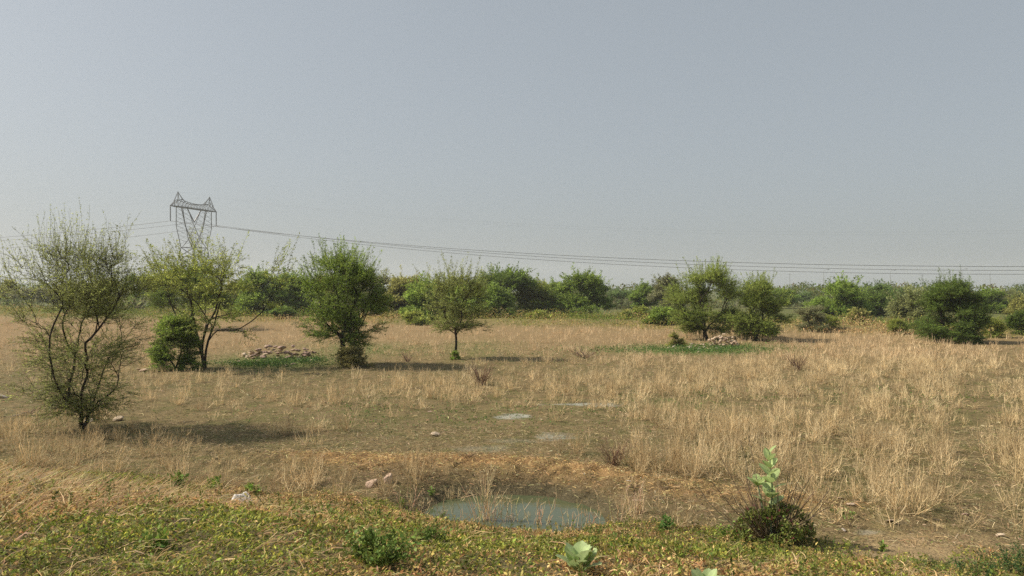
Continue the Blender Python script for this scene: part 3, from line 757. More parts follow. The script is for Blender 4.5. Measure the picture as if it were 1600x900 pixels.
# ------------------------------------------------------------------ pylon and wires
STEEL = (0.085, 0.088, 0.092)
def pylon():
    A = np.array([-144.6, 325.0]); Bp = np.array([-135.6, 352.0]); mid = (A + Bp) / 2
    ax = nrm(Bp - A); ang = math.atan2(ax[1], ax[0]); hl = np.linalg.norm(Bp - A) / 2
    r = tag(empty('transmission_tower', (mid[0], mid[1], float(H(mid[0], mid[1]))), ang), 'tall grey lattice pylon with a wide crossarm rising behind the trees at the left', 'pylon')
    zw, zb, zt = 21.5, 38.6, 41.0
    g = Geo(); a = []; b = []; rd = []
    def bar(p, q, w=.09): a.append(p); b.append(q); rd.append(w)
    # lower body with X bracing on four faces
    lv = [(0, 7.2), (7, 6.1), (13, 5.2), (17.5, 4.6), (zw, 4.0)]
    cs = [(1, 1), (1, -1), (-1, -1), (-1, 1)]
    for k in range(len(lv) - 1):
        (z0, w0), (z1, w1) = lv[k], lv[k + 1]
        for i in range(4):
            c, d = cs[i], cs[(i + 1) % 4]
            bar((c[0] * w0, c[1] * w0 * .9, z0), (c[0] * w1, c[1] * w1 * .9, z1), .17)
            bar((c[0] * w0, c[1] * w0 * .9, z0), (d[0] * w1, d[1] * w1 * .9, z1)); bar((d[0] * w0, d[1] * w0 * .9, z0), (c[0] * w1, c[1] * w1 * .9, z1))
            bar((c[0] * w1, c[1] * w1 * .9, z1), (d[0] * w1, d[1] * w1 * .9, z1), .11)
    bars(g, a, b, rd, STEEL); g.build('lower_body', M_STEEL, r)
    # forked window frame: two arms, each braced between an outer and a crossing inner member
    a.clear(); b.clear(); rd.clear()
    for sx in (-1, 1):
        for sy in (-1, 1):
            o = [(sx * 4, sy * 3.6, zw), (sx * 8.2, sy * 2.4, 30.5), (sx * 9.4, sy * 1.3, zb)]
            i_ = [(-sx * 3.4, sy * 3.6, zw), (0, sy * 3.1, 25.2), (sx * 3.6, sy * 2.0, 33), (sx * 5.6, sy * 1.3, zb)]
            for q in range(2): bar(o[q], o[q + 1], .15)
            for q in range(3): bar(i_[q], i_[q + 1], .13)
            def on(L, z):
                for p, q in zip(L[:-1], L[1:]):
                    if p[2] <= z <= q[2]:
                        t = (z - p[2]) / (q[2] - p[2]); return tuple(p[k] + (q[k] - p[k]) * t for k in range(3))
                return L[-1]
            zs = np.linspace(zw + 1.5, zb, 9)
            for q in range(8):
                bar(on(o, zs[q]), on(i_, zs[q + 1]), .032); bar(on(i_, zs[q]), on(o, zs[q + 1]), .032)
                p1, p2 = on(o, zs[q]), on(o, zs[q + 1]); bar((p1[0], -p1[1], p1[2]), p2, .032) if sy > 0 else None
                p1, p2 = on(i_, zs[q]), on(i_, zs[q + 1]); bar((p1[0], -p1[1], p1[2]), p2, .032) if sy > 0 else None
    g = Geo(); bars(g, a, b, rd, STEEL); g.build('window_frame', M_STEEL, r)
    # crossarm truss
    a.clear(); b.clear(); rd.clear()
    xs_ = np.linspace(-hl, hl, 17)
    def topz(x):
        ax_ = abs(x)
        if ax_ > 9.6: return zb + (hl - ax_) / (hl - 9.6) * 3.4
        return 40.6 + 1.4 * (ax_ / 9.6) ** 2
    def wy(x): return 1.35 if abs(x) < 9.6 else 1.35 * max(0.12, (hl - abs(x)) / (hl - 9.6))
    for k in range(16):
        x0, x1 = xs_[k], xs_[k + 1]
        for sy in (-1, 1):
            p0, p1 = (x0, sy * wy(x0), zb), (x1, sy * wy(x1), zb); q0, q1 = (x0, sy * wy(x0) * .8, topz(x0)), (x1, sy * wy(x1) * .8, topz(x1))
            bar(p0, p1, .17); bar(q0, q1, .12); bar(p0, q1, .07); bar(p0, q0, .07)
        bar((x0, wy(x0), zb), (x1, -wy(x1), zb), .07); bar((x0, -wy(x0), zb), (x1, wy(x1), zb), .06)
    g = Geo(); bars(g, a, b, rd, STEEL); g.build('crossarm', M_STEEL, r)
    for sx in (-1, 1):
        a.clear(); b.clear(); rd.clear(); pk = (sx * 9.9, 0, 45.0)
        for x in (sx * 8.0, sx * 11.2):
            for sy in (-1, 1): bar((x, sy * 1.0, topz(x)), pk, .10)
        bar((sx * 6.0, 0, topz(6)), pk, .09); bar((sx * 5.2, 0, topz(5.2)), (sx * 8.8, 0, 43.6), .06); bar((sx * 12.4, 0, topz(12.4)), (sx * 10.2, 0, 43.8), .06)
        for t in (.3, .6):
            bar((sx * (8 + 1.9 * t), 1 - t, topz(8) + (45 - topz(8)) * t), (sx * (11.2 - 1.3 * t), -(1 - t), topz(11) + (45 - topz(11)) * t), .06)
        g = Geo(); bars(g, a, b, rd, STEEL); g.build('earth_peak', M_STEEL, r)
    # insulator strings: a rod strung with discs
    ends = []
    def string(p, q):
        g = Geo(); p = np.array(p, float); q = np.array(q, float); n = 34
        t = np.linspace(0, 1, n); Pp = p + (q - p) * t[:, None]
        R = np.where(np.arange(n) % 2 == 0, .14, .30)
        prisms(g, Pp[None], R[None], np.array([[.05, .042, .04]]), np.random.default_rng(1), 8)
        g.build('insulator_string', M_GLAZE, r)
    string((-hl, 0, zb - .1), (-hl, 0, zb - 6.4)); string((hl, 0, zb - .1), (hl, 0, zb - 6.4))
    string((-4.2, 0, zb - .3), (0, 0, zb - 5.8)); string((4.2, 0, zb - .3), (0, 0, zb - 5.8))
    return [(A[0], A[1], zb - 6.4), (mid[0], mid[1], zb - 5.8), (Bp[0], Bp[1], zb - 6.4)], [(mid[0] - ax[0] * 9.9, mid[1] - ax[1] * 9.9, 45.0), (mid[0] + ax[0] * 9.9, mid[1] + ax[1] * 9.9, 45.0)], ax
ends, peaks, pax = pylon()
pd = np.array([pax[1], -pax[0]])      # the line runs square to the crossarm
if pd[0] < 0: pd = -pd
def tat(x0, y0, px, s):
    k = (px - 800) / F; return (k * y0 - x0) / (s * pd[0] - k * s * pd[1])
def wire(p, rightpts, leftpt, rad, label):
    x0, y0, z0 = p
    def zat(t, s, py): return CAMZ + (HY - py) * (y0 + s * pd[1] * t) / F
    (pa, ya), (pb, yb) = rightpts
    ta, tb = tat(x0, y0, pa, 1), tat(x0, y0, pb, 1); za, zb_ = zat(ta, 1, ya), zat(tb, 1, yb)
    c = ((zb_ - z0) / tb - (za - z0) / ta) / (tb - ta); b = (za - z0) / ta - c * ta
    pts = []
    tl_ = tat(x0, y0, leftpt[0], -1); zl = zat(tl_, -1, leftpt[1]); cl = abs(c); bl = (zl - z0) / tl_ - cl * tl_
    for t in np.linspace(330, 0, 34)[:-1]: pts.append((x0 - pd[0] * t, y0 - pd[1] * t, z0 + bl * t + cl * t * t))
    for t in np.linspace(0, 520, 80): pts.append((x0 + pd[0] * t, y0 + pd[1] * t, z0 + b * t + c * t * t))
    g = Geo(); Pp = np.array(pts)
    prisms(g, Pp[None], np.full((1, len(pts)), rad), np.array([[.08, .08, .085]]), np.random.default_rng(2), 5)
    return tag(g.build('power_line', M_STEEL), label, 'power line', 'wires carried by the pylon')
wire(ends[0], ((860, 398), (1600, 416.5)), (0, 371), .075, 'upper dark conductor hung from the left end of the pylon crossarm')
wire(ends[1], ((860, 402), (1600, 422.5)), (0, 376), .072, 'middle dark conductor hung from the insulator V of the pylon')
wire(ends[2], ((860, 407), (1600, 428.5)), (0, 388), .075, 'lowest dark conductor hung from the right end of the pylon crossarm')
wire(peaks[0], ((860, 352), (1600, 360)), (0, 322), .008, 'hair thin earth wire running from the higher left peak of the pylon')
wire(peaks[1], ((860, 356), (1600, 364)), (0, 330), .008, 'hair thin earth wire running from the lower right peak of the pylon')

PG = 'far poles behind the right hand trees'
for i, (px, top, lamp, lab) in enumerate([
    (1234, 427, 0, 'plain far pole nearest to the broad light green tree'), (1287, 423, 1, 'far street lamp above the rounded fresh green tree'),
    (1337, 429, 0, 'plain far pole between two lamps above the rounded fresh green tree'), (1391, 424, 1, 'far street lamp above the tall blue green tree'),
    (1441, 429, 0, 'plain far pole above the left side of the dense layered tree'), (1503, 422, 1, 'far street lamp above the top of the dense layered tree'),
    (1547, 427, 0, 'plain far pole right of the dense layered tree')]):
    D = 330 + 4 * (i % 2); x, y, z = at_d(px, D); h = CAMZ + (HY - top) * D / F - z
    r = tag(empty('street_lamp' if lamp else 'utility_pole', (x, y, z)), lab, 'street lamp' if lamp else 'pole', PG)
    g = Geo(); prisms(g, np.array([[(0, 0, 0), (0, 0, h * .5), (0, 0, h)]]), np.array([[.16, .12, .075]]), np.array([[.3, .31, .32]]), np.random.default_rng(1), 6); g.build('pole', M_STEEL, r)
    if lamp:
        g = Geo(); prisms(g, np.array([[(0, 0, h), (.7, 0, h + .45), (1.6, 0, h + .55)]]), np.array([[.06, .05, .05]]), np.array([[.3, .31, .32]]), np.random.default_rng(1), 5); g.build('arm', M_STEEL, r)
        g = Geo(); prisms(g, np.array([[(1.4, 0, h + .5), (1.6, 0, h + .52), (2.3, 0, h + .55), (2.5, 0, h + .5)]]), np.array([[.03, .14, .16, .04]]), np.array([[.25, .26, .27]]), np.random.default_rng(1), 6); g.build('lamp_head', M_STEEL, r)
    else:
        g = Geo(); prisms(g, np.array([[(-.9, 0, h - .4), (.9, 0, h - .4)]]), np.array([[.05, .05]]), np.array([[.3, .31, .32]]), np.random.default_rng(1), 4); g.build('cross_bar', M_STEEL, r)

# ------------------------------------------------------------------ stones
def rock_mesh(seed, col):
    import bmesh
    rng = np.random.default_rng(seed)
    bm = bmesh.new(); bmesh.ops.create_icosphere(bm, subdivisions=3, radius=1.0)
    dirs = nrm(rng.normal(size=(9, 3))); off = rng.uniform(.62, .92, 9)
    for v in bm.verts:
        p = np.array(v.co)
        for d_, o_ in zip(dirs, off):
            k = p @ d_
            if k > o_: p = p - d_ * (k - o_)
        p += 0.03 * rng.normal(size=3)
        p *= np.array([1.0, .75, .62]); v.co = p
    me = bpy.data.meshes.new('stone'); bm.to_mesh(me); bm.free()
    a = me.attributes.new('tint', 'FLOAT_COLOR', 'POINT'); n = len(me.vertices)
    cc = np.ones((n, 4), np.float32); cc[:, :3] = np.array(col) * np.exp(rng.normal(0, .07, (n, 1))); a.data.foreach_set('color', cc.ravel())
    me.materials.append(M_STONE); return me
ROCKS = [rock_mesh(700 + i, c) for i, c in enumerate([(0.46, .33, .24), (.5, .38, .27), (.36, .25, .2), (.54, .43, .31), (.3, .21, .17), (.55, .46, .38)])]
rs = random.Random(5)
def stone(x, y, s, label, group=None, z=None, kind=None, dz=0.0, sq=1.0):
    o = bpy.data.objects.new('stone', ROCKS[rs.randrange(6) if kind is None else kind]); C.objects.link(o)
    zz = float(H(x, y)) if z is None else z
    o.location = (x, y, zz + s * .35 + dz); o.scale = (s, s * rs.uniform(.8, 1.2), s * rs.uniform(.7, 1.1) * sq); o.rotation_euler = (rs.uniform(-.3, .3), rs.uniform(-.3, .3), rs.uniform(0, 6.28))
    return tag(o, label, 'stone', group)
def pst(px, py, w, label, kind=None, sq=1.0):
    x, y, z = P2W(px, py); return stone(x, y, w / F * y / 2, label, z=z, kind=kind, sq=sq)
pst(608, 754, 21, 'upright pinkish boulder, the right one of the pair behind the pond', 0, 2.1)
pst(582, 760, 23, 'pinkish boulder, the left one of the pair behind the pond', 0, 1.7)
pst(680, 681, 16, 'lone pale stone on the open soil above the pond', 3)
pst(1329, 790, 14, 'round pinkish stone in the dry weeds right of the milkweed bush', 1)
pst(1313, 779, 10, 'small flat pinkish stone next to the round one right of the milkweed bush', 1, .5)
pst(1318, 829, 10, 'small white stone on the sandy soil right of the milkweed bush', 5, .6)
pst(185, 657, 17, 'pale stone right of the trunk of the nearest tree', 3, .7)
pst(140, 659, 14, 'light grey stone leaning at the trunk of the nearest tree', 5, .6)
pst(230, 581, 24, 'flat pink stone slab left of the dark green bush', 0, .45)
pst(218, 579, 10, 'small pink stone at the left end of the flat slab', 0, .6)
pst(418, 488, 10, 'white block on the bank left of the round headed tree', 5)
pst(4, 622, 15, 'pale stone at the left edge of the photo', 5, .6)
pst(890, 695, 5, 'tiny white stone on the open soil near the mud patches', 5)
pst(1390, 815, 14, 'flat tan stone under the dry weeds at the right', 1, .4)
pst(1508, 806, 13, 'dark tan clod on the bare strip at the right', 2, .6)
pst(1562, 838, 18, 'flat pale stone by the sandy slope foot at the right edge', 3, .4)
pst(1200, 518, 10, 'white stone on the bank right of the feathery tree with several stems', 5, .4)
S1 = 'stones of the dark heap'; S2 = 'stones of the pale heap'
x0, y0, _ = P2W(440, 560)
for i in range(62):
    u = rs.uniform(-1.45, 1.45); lay = rs.random(); yy = y0 + rs.uniform(-.45, .45); top = .52 * (1 - (u / 1.55) ** 2) ** .5
    stone(x0 + u, yy, rs.uniform(.08, .17), 'brown stone %s the heap beside the round headed tree' % ('lying on top of' if lay > .7 else 'at the left end of' if u < -.7 else 'at the right end of' if u > .7 else 'in the middle of'), S1, z=float(H(x0 + u, yy)) + top * lay, sq=.7, kind=rs.choice((0, 2, 2, 4, 1)))
for px, py, w in ((382, 557, 13), (391, 556, 9), (386, 559, 8)): pst(px, py, w, {382: 'largest pale stone left of the dark heap', 391: 'right hand pale stone left of the dark heap', 386: 'smallest pale stone in front of the other two left of the dark heap'}[px], 3)
for i in range(16):
    px = rs.gauss(440, 26); py = rs.gauss(566, 3.0); x, y, z = P2W(px, py)
    stone(x, y, rs.uniform(.06, .12), 'small stone half sunk in the green weeds below the dark heap', 'stones sunk in the weeds below the dark heap', z=z - .02, kind=rs.choice((0, 1, 2, 3)))
for px, py in ((487, 564), (446, 573)): pst(px, py, 8, {487: 'pale stone lying in the green weeds right of the dark heap', 446: 'pale stone lying below the middle of the dark heap'}[px], 3)
x0, y0, _ = P2W(1130, 541)
for i in range(60):
    u = rs.uniform(-.8, .8); lay = rs.random(); yy = y0 + rs.uniform(-.4, .4)
    stone(x0 + u, yy, rs.uniform(.07, .15), 'pinkish stone %s the heap under the broad tree' % ('lying on top of' if lay > .7 else 'at the left end of' if u < -.4 else 'at the right end of' if u > .4 else 'in the middle of'), S2, z=float(H(x0 + u, yy)) + .62 * lay * (1 - .5 * abs(u)), kind=rs.choice((0, 1, 3)), sq=.8)
for i in range(34):
    px = rs.gauss(1105, 22); py = rs.gauss(541, 3.5); x, y, z = P2W(px, py)
    stone(x, y, rs.uniform(.05, .11), 'loose pale stone spilled beside the heap under the broad light green tree', 'loose stones beside the pale heap', z=z, kind=rs.choice((1, 3, 5)))
pst(1053, 543, 7, 'bright stone at the left end of the green strip', 5)

# fallen branches and brush
def twigs(name, label, cat, px, py, L, n, seed, col, r=.01, spread=.5, up=.4, dirx=None, group=None):
    rng = np.random.default_rng(seed); x, y, z = P2W(px, py)
    o = tag(empty(name, (x, y, z)), label, cat, group)
    az = rng.uniform(0, 6.28, n) if dirx is None else rng.normal(dirx, spread, n)
    LL = L * rng.uniform(.45, 1.1, n); u = np.abs(rng.normal(up, .25, n))
    d = np.stack([np.cos(az), np.sin(az), u], 1); d = nrm(d)
    b = np.stack([rng.normal(0, .06 * L + .01, n), rng.normal(0, .06 * L + .01, n), np.full(n, -.01)], 1)
    t = np.linspace(0, 1, 5)[None, :, None]
    P = b[:, None] + d[:, None] * LL[:, None, None] * t + rng.normal(0, .03, (n, 5, 3)) * LL[:, None, None] * (t > 0) + np.array([0, 0, .18]) * LL[:, None, None] * t ** 2
    g = Geo(); prisms(g, P, r * np.linspace(1, .4, 5)[None] * rng.uniform(.6, 1.2, (n, 1)), jitcol(col, n, rng, .15), rng, 4)
    for k in range(2):
        i = rng.integers(1, 4, n); s = P[np.arange(n), i]; d2 = nrm(d + rng.normal(0, .5, (n, 3))); d2[:, 2] = np.abs(d2[:, 2]); L2 = LL * .45
        P2 = s[:, None] + d2[:, None] * L2[:, None, None] * np.linspace(0, 1, 3)[None, :, None]
        prisms(g, P2, r * .5 * np.array([[1, .7, .4]]) * np.ones((n, 1)), jitcol(col, n, rng, .15), rng, 3)
    g.build('branches', M_BARK, o); return o
twigs('fallen_branch', 'grey dead branch lying on bare soil at the left edge', 'branch', 22, 649, .7, 5, 1, (.22, .17, .12), .016, .2, .02, 0.05)
twigs('brush_heap', 'small heap of dry brushwood lying alone in the middle of the field', 'brushwood', 915, 559, .9, 26, 2, (.2, .13, .09), .012, up=.15)
twigs('dead_weed', 'dark reddish dead weed sticking out of the straw field at the right', 'dead weed', 1246, 578, .62, 34, 3, (.13, .07, .055), .009, up=1.3)
twigs('dead_weed', 'brown dead weed clump right of the slight olive tree', 'dead weed', 752, 602, .75, 60, 4, (.26, .17, .11), .007, up=1.6)
twigs('dead_weed', 'dark brown dead weed clump at the lower edge of the dense straw', 'dead weed', 958, 728, .5, 60, 5, (.24, .16, .1), .0045, up=1.5)
twigs('brush_heap', 'small dark scrap of brush left of the rim above the pond', 'brushwood', 733, 715, .18, 24, 6, (.12, .08, .055), .004, up=.4)
twigs('dead_weed', 'rusty dead weed on the bank left of the dense layered tree', 'dead weed', 1398, 519, 1.0, 40, 7, (.28, .13, .09), .012, up=1.5)
twigs('dead_weed', 'brown dead shrub left of the slight olive tree', 'dead weed', 636, 565, .6, 20, 8, (.18, .11, .08), .008, up=1.3)

# dry reeds standing at the pond edge
def reed(px, py, L, n, seed, label):
    rng = np.random.default_rng(seed); x, y, z = at_d(px, 10.35 + (py - 822) * -.022)
    o = tag(empty('dry_reed', (x, y, z)), label, 'dry plant', 'dry stalks at the pond edge')
    az = rng.uniform(0, 6.28, n); lean = np.abs(rng.normal(0.1, .3, n)); LL = L * rng.uniform(.5, 1.1, n)
    d = np.stack([np.sin(lean) * np.cos(az), np.sin(lean) * np.sin(az), np.cos(lean)], 1)
    b = np.stack([rng.normal(0, .07, n), rng.normal(0, .05, n), np.full(n, -.03)], 1); t = np.linspace(0, 1, 5)[None, :, None]
    P = b[:, None] + d[:, None] * LL[:, None, None] * t + rng.normal(0, .025, (n, 5, 3)) * LL[:, None, None] * (t > 0)
    g = Geo(); col = (.68, .53, .33); prisms(g, P, .0062 * np.linspace(1, .45, 5)[None] * np.ones((n, 1)), jitcol(col, n, rng, .15), rng, 4)
    for k in range(3):
        i = rng.integers(1, 5, n); s = P[np.arange(n), i]; d2 = nrm(d + rng.normal(0, .55, (n, 3))); d2[:, 2] = np.abs(d2[:, 2]); L2 = LL * rng.uniform(.2, .45, n)
        P2 = s[:, None] + d2[:, None] * L2[:, None, None] * np.linspace(0, 1, 3)[None, :, None]
        prisms(g, P2, .004 * np.array([[1, .8, .5]]) * np.ones((n, 1)), jitcol(col, n, rng, .15), rng, 3)
    g.build('stalks', M_STRAW, o)
for i, (px, py, L, n, lab) in enumerate([(757, 804, .72, 26, 'tallest clump of dry stalks in front of the pond water'), (718, 797, .45, 6, 'few dry stalks before the left part of the water'),
    (690, 797, .45, 5, 'lone dry stalks at the left tip of the water'), (800, 806, .5, 10, 'dry stalks leaning right of the tallest clump'), (838, 811, .55, 12, 'dry stalks fanning out before the middle of the water'),
    (888, 818, .42, 8, 'short dry stalks before the right part of the water'), (925, 820, .4, 9, 'short dry stalks at the right tip of the water'), (1000, 822, .45, 14, 'dry stalks standing right of the pond'), (968, 822, .45, 8, 'dry stalks between the pond and the next clump'), (640, 792, .4, 10, 'dry stalks left of the pond')]):
    reed(px, py, L, n, 60 + i, lab)

# ------------------------------------------------------------------ broad leaved milkweed plants
def broad_leaf(g, base, d, up, L, W, col, cup=.08, bend=.14):
    d = nrm(np.array(d, float)); up = np.array(up, float); s = nrm(np.cross(d, up)); n = np.cross(s, d)
    nu, nv = 9, 7; V = []; Cc = []
    for i in range(nu):
        t = i / (nu - 1); w = W * .5 * (math.sin(math.pi * min(1, (t * .93 + .05)) ** .9) ** .58) * (1 if t < .999 else 0.02)
        c = np.array(base) + d * L * t - n * L * bend * t * t
        for j in range(nv):
            u = (j - 3) / 3
            V.append(c + s * w * u + n * (abs(u) * w * cup * 2 + .012 * L * math.sin(t * 22) * abs(u)))
            vein = .25 * math.exp(-(u / .10) ** 2) + (.10 if (j % 2 == 0 and i % 2 == 0) else 0)
            Cc.append(np.array(col) * (1 + vein))
    f = [(i * nv + j, i * nv + j + 1, (i + 1) * nv + j + 1, (i + 1) * nv + j) for i in range(nu - 1) for j in range(nv - 1)]
    g.add(np.array(V), f, np.array(Cc))
MILK = (0.37, 0.46, 0.19)
def leaf_obj(parent, base, d, L, W, rng, col=MILK, name='leaf', **kw):
    g = Geo(); broad_leaf(g, base, d, (0, 0, 1), L, W, np.array(col) * math.exp(rng.normal(0, .1)), **kw); return g.build(name, M_LEAFBIG, parent, smooth=True)
# tall one on the bush at the slope foot
x, y, z = P2W(1205, 846)
rng = np.random.default_rng(81)
mw = tag(empty('milkweed', (x, y, z)), 'milkweed stalk with pale broad leaves rising out of a dark bush', 'plant')
top = CAMZ - (703 - HY) * y / F - z
g = Geo(); st = np.array([(0, 0, 0), (-.01, 0, top * .3), (.01, 0, top * .6), (-.025, 0, top * .98)])
prisms(g, st[None], np.array([[.016, .014, .011, .006]]), np.array([[.3, .34, .2]]), rng, 8)
st2 = np.array([(-.02, .02, .02), (-.10, 0, top * .35), (-.17, -.02, top * .66)]); prisms(g, st2[None], np.array([[.012, .01, .006]]), np.array([[.3, .34, .2]]), rng, 7)
g.build('stem', M_BARK, mw)
k = 0
for i, f_ in enumerate(np.linspace(.40, .97, 8)):
    for s_ in (0, math.pi):
        az = i * 1.35 + s_ + rng.normal(0, .2); upk = .7 + 1.6 * max(0, f_ - .55)
        b = np.array([-.025 * f_, 0, top * f_]); sz = .235 * (1 - .45 * max(0, f_ - .6) / .4)
        leaf_obj(mw, b, (math.cos(az), math.sin(az), upk), sz * rng.uniform(.85, 1.15), sz * .62, rng)
for az in (2.6, 3.6, 1.4, .5, 4.9):
    b = st2[2] - np.array([0, 0, .05 * rng.random()]); leaf_obj(mw, b, (math.cos(az), math.sin(az), .9), .16, .10, rng)
# dark bush with twigs round it
bb = tag(empty('bush', (x, y, z)), 'dark purplish green bush with bare twigs fanning out below the milkweed stalk', 'bush')
g = Geo(); n = 8500
u = nrm(rng.normal(size=(n, 3))); u[:, 2] = np.abs(u[:, 2]); rr_ = rng.random((n, 1)) ** .4
p = u * rr_ * np.array([.50, .38, .46]); p[:, 0] += .03
keep = fbm(p[:, 0] * 9 + 20, p[:, 2] * 9 + p[:, 1] * 5, 5, 2) > .5; p = p[keep]; n = len(p)
d = nrm(rng.normal(size=(n, 3)) + np.array([0, 0, .4])); L = rng.uniform(.025, .06, n)
w = rng.random((n, 1))
c = np.where(w < .55, jitcol((.16, .20, .045), n, rng, .3), np.where(w < .64, jitcol((.12, .04, .035), n, rng, .3), jitcol((.2, .22, .06), n, rng, .3)))
quadleaves(g, p, d, L, L * .6, c, rng, .6); g.build('foliage', M_WEED, bb)
g = Geo(); n = 64; az = rng.uniform(0, 6.28, n); lean = rng.uniform(.15, 1.0, n); LL = rng.uniform(.45, .85, n)
tgt = [(1095, 765), (1130, 710), (1160, 690), (1118, 790), (1265, 740), (1290, 790), (1235, 738), (1105, 745), (1172, 680), (1310, 770)]
ends_ = [np.array([(a_ - 1205) / F * y, rng.normal(0, .12), CAMZ - (b_ - HY) * y / F - z]) for a_, b_ in tgt]
ends_ += [np.array([math.sin(l_) * math.cos(a_), math.sin(l_) * math.sin(a_) * .8, math.cos(l_)]) * L_ for a_, l_, L_ in zip(az, lean, LL)]
E = np.array(ends_); n = len(E); b0 = rng.normal(0, .05, (n, 3)); b0[:, 2] = .05; b0[:, 0] += E[:, 0] * .1
t = np.linspace(0, 1, 6)[None, :, None]
P = b0[:, None] * (1 - t) + E[:, None] * t + np.array([0, 0, .07]) * np.sin(t * 3.14) * -1 + rng.normal(0, .008, (n, 6, 3)) * (t > 0)
prisms(g, P, .0068 * np.linspace(1, .45, 6)[None] * np.ones((n, 1)), jitcol((.21, .155, .10), n, rng, .2), rng, 5)
i = rng.integers(2, 5, n); s = P[np.arange(n), i]; d2 = nrm(nrm(E) + rng.normal(0, .35, (n, 3)))
P2 = s[:, None] + d2[:, None] * .18 * np.linspace(0, 1, 3)[None, :, None]; prisms(g, P2, .003 * np.array([[1, .8, .5]]) * np.ones((n, 1)), jitcol((.2, .15, .1), n, rng, .2), rng, 3)
g.build('twigs', M_BARK, bb)

def rosette(px, py_top, D, label, seed, nleaf=9, L0=.135):
    rng = np.random.default_rng(seed); x, y, z = at_d(px, D)
    tz = CAMZ - (py_top - HY) * D / F - z
    o = tag(empty('milkweed', (x, y, z)), label, 'plant'); hh = max(.05, tz - L0 * .8)
    g = Geo(); prisms(g, np.array([[(0, 0, -.02), (.005, 0, hh * .5), (0, 0, hh)]]), np.array([[.013, .011, .009]]), np.array([[.34, .4, .24]]), rng, 8); g.build('stem', M_BARK, o)
    for i in range(nleaf):
        ring = i / nleaf; az = i * 2.4 + .4; up = 1.9 * (1 - ring) + .45
        L = L0 * (.75 + .35 * ring) * rng.uniform(.9, 1.1)
        leaf_obj(o, (math.cos(az) * .008, math.sin(az) * .008, hh - .05 * ring), (math.cos(az), math.sin(az) - .15, up), L, L * .78, rng, (.38, .47, .22))
    return o
rosette(905, 862, 4.5, 'pale green broad leaved milkweed rosette low in the near grass', 91, 12, .17)
rosette(1106, 884, 4.2, 'pale broad milkweed leaves just showing at the bottom of the photo', 92, 9, .13)

def herb(px, py, w, h, n, label, seed, cols, L0=.03, cat='weed', feather=False):
    """leafy herb: stems with small leaves"""
    rng = np.random.default_rng(seed); x, y, z = P2W(px, py); W = w / F * y / 2; Hh = h / F * y
    o = tag(empty('leafy_weed', (x, y, z)), label, cat)
    ns = max(6, n // 45); az = rng.uniform(0, 6.28, ns); q = rng.random(ns) ** .5
    tip = np.stack([np.cos(az) * q * W, np.sin(az) * q * W * .8, Hh * (1 - .45 * q ** 2) * rng.uniform(.7, 1.05, ns)], 1)
    b = tip * np.array([.35, .35, 0]); t = np.linspace(0, 1, 4)[None, :, None]
    P = b[:, None] * (1 - t) + tip[:, None] * t
    g = Geo(); prisms(g, P, .003 * np.linspace(1, .5, 4)[None] * np.ones((ns, 1)), jitcol((.16, .17, .06), ns, rng, .2), rng, 3); g.build('stems', M_BARK, o)
    k = rng.integers(0, ns, n); u = rng.uniform(.15, 1.02, n)[:, None]; pos = b[k] * (1 - u) + tip[k] * u + rng.normal(0, L0 * .5, (n, 3)); pos[:, 2] = np.maximum(pos[:, 2], .005)
    d = nrm(rng.normal(size=(n, 3)) + np.array([0, 0, .5])); L = L0 * rng.uniform(.6, 1.4, n)
    c = np.where((rng.random(n) < .5)[:, None], jitcol(cols[0], n, rng, .22), jitcol(cols[1], n, rng, .22))
    g = Geo(); quadleaves(g, pos, d, L, L * (.3 if feather else .62), c, rng, 1.0); g.build('leaves', M_WEED, o)
GRN = ((.11, .17, .035), (.18, .25, .06)); YG = ((.15, .24, .045), (.22, .3, .06))
herb(592, 890, 124, 66, 1300, 'bushy bright green round leaved weed in the near grass left of the middle', 1, ((.14, .21, .045), (.22, .29, .07)), .028)
herb(672, 868, 60, 30, 420, 'smaller green weed right of the bushy round leaved one', 2, GRN, .024)
herb(590, 832, 60, 22, 260, 'low green weed behind the bushy round leaved one', 3, GRN, .024)
herb(1530, 905, 80, 46, 900, 'grey green feathery weed at the lower right corner, left one of two', 4, ((.06, .12, .035), (.1, .17, .05)), .03, feather=True)
herb(1592, 902, 80, 60, 1300, 'taller dark green feathery weed in the lower right corner', 5, ((.05, .11, .035), (.08, .15, .045)), .03, feather=True)
herb(282, 764, 34, 24, 180, 'light green star leaved weed at the upper edge of the near grass', 6, YG, .07)
herb(335, 766, 46, 18, 220, 'wide light green weed right of the star leaved one', 7, YG, .06)
herb(392, 772, 44, 16, 180, 'light green weed above the scrap of paper', 8, YG, .055)
herb(165, 795, 60, 26, 260, 'green weed amid the straw on the left of the near slope', 9, GRN, .04)
herb(240, 862, 30, 32, 120, 'small yellow green weed low on the left of the near slope', 10, YG, .045)
herb(1038, 830, 30, 22, 260, 'grassy green tuft right of the pond', 11, ((.07, .16, .03), (.12, .24, .05)), .05, feather=True)
herb(1378, 862, 18, 16, 120, 'yellow green sprig at the edge of the bare sandy soil', 12, YG, .028)
herb(1310, 806, 60, 14, 160, 'low green weed beside the round pinkish stone', 13, GRN, .03)
herb(674, 775, 12, 18, 40, 'single green sprig at the left tip of the pond', 14, YG, .04)
herb(628, 790, 12, 12, 40, 'tiny green sprig left of the pond', 15, YG, .035)
herb(1140, 842, 36, 26, 160, 'yellow green leafy weed at the left foot of the dark bush', 16, YG, .035)
herb(30, 755, 70, 14, 220, 'green weed at the left edge above the near slope', 17, GRN, .06)
herb(930, 835, 50, 16, 240, 'grassy green weed on the slope below the right end of the pond', 18, GRN, .035, feather=True)
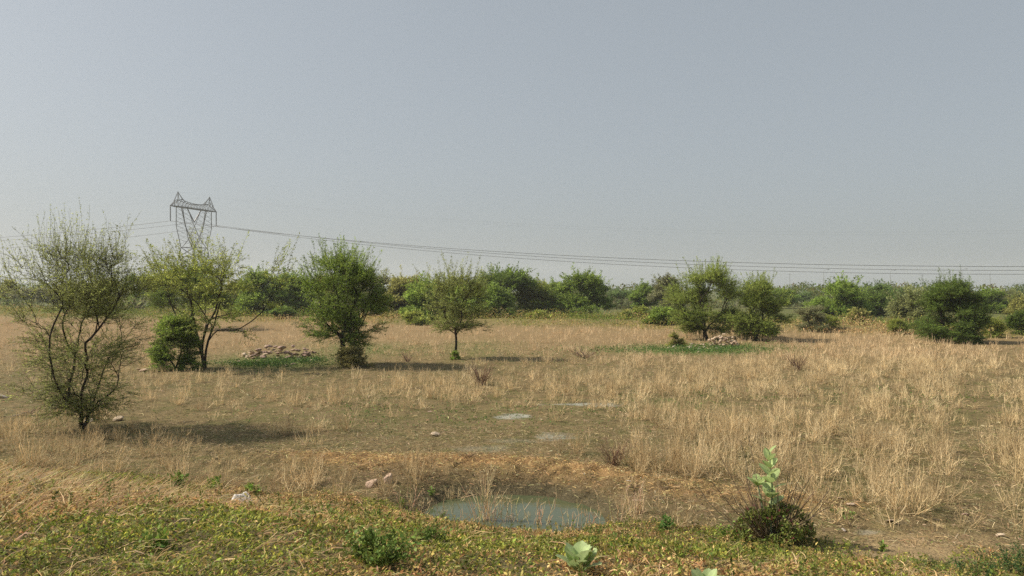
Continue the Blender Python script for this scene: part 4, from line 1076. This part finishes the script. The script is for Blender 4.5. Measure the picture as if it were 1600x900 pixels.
herb(1460, 890, 60, 22, 260, 'thin green weed on the sandy soil left of the feathery pair', 19, ((.1, .15, .05), (.16, .2, .08)), .028, feather=True)

# scrap of crumpled paper
x, y, z = P2W(378, 800)
g = Geo(); rng = np.random.default_rng(5); n = 9; u, v = np.meshgrid(np.linspace(-1, 1, n), np.linspace(-1, 1, n))
wx = .16 * u * (1 - .25 * v); wz = .05 + .055 * v * (1 + .3 * u) + .03 * np.abs(np.sin(u * 2.2 + v)) + rng.normal(0, .006, u.shape); wy = .035 * v + .03 * np.sin(3 * u + 1.5 * v)
ii = np.arange(n - 1)[:, None] * n + np.arange(n - 1)[None]
g.add(np.stack([wx, wy, wz], -1), np.stack([ii, ii + 1, ii + n + 1, ii + n], -1), (.75, .71, .68))
o = g.build('paper_scrap', M_PAPER); o.location = (x, y, z + .09); o.scale = (.72, .72, .95); tag(o, 'crumpled scrap of white paper lying on the near slope', 'litter')
m = o.modifiers.new('thick', 'SOLIDIFY'); m.thickness = .002

# ------------------------------------------------------------------ haze
HZ = 0.00035
hm = bpy.data.materials.new('haze'); hm.use_nodes = True
n = hm.node_tree.nodes; n.remove(n['Principled BSDF'])
pv = n.new('ShaderNodeVolumePrincipled'); pv.inputs['Color'].default_value = (.93, .96, 1, 1); pv.inputs['Density'].default_value = HZ; pv.inputs['Anisotropy'].default_value = .2
hm.node_tree.links.new(pv.outputs[0], n['Material Output'].inputs['Volume'])
xa, xb, ya, yb, za, zb2 = xs[0] - 20, xs[-1] + 20, ys[0] - 20, ys[-1] + 20, -3.0, 60.0
me = bpy.data.meshes.new('haze')
me.from_pydata([(xa, ya, za), (xb, ya, za), (xb, yb, za), (xa, yb, za), (xa, ya, zb2), (xb, ya, zb2), (xb, yb, zb2), (xa, yb, zb2)], [],
               [(0, 3, 2, 1), (4, 5, 6, 7), (0, 1, 5, 4), (1, 2, 6, 5), (2, 3, 7, 6), (3, 0, 4, 7)])
me.materials.append(hm)
ho = bpy.data.objects.new('haze', me); C.objects.link(ho); tag(ho, 'thin dry season haze in the air over the field', 'haze', kind='stuff')
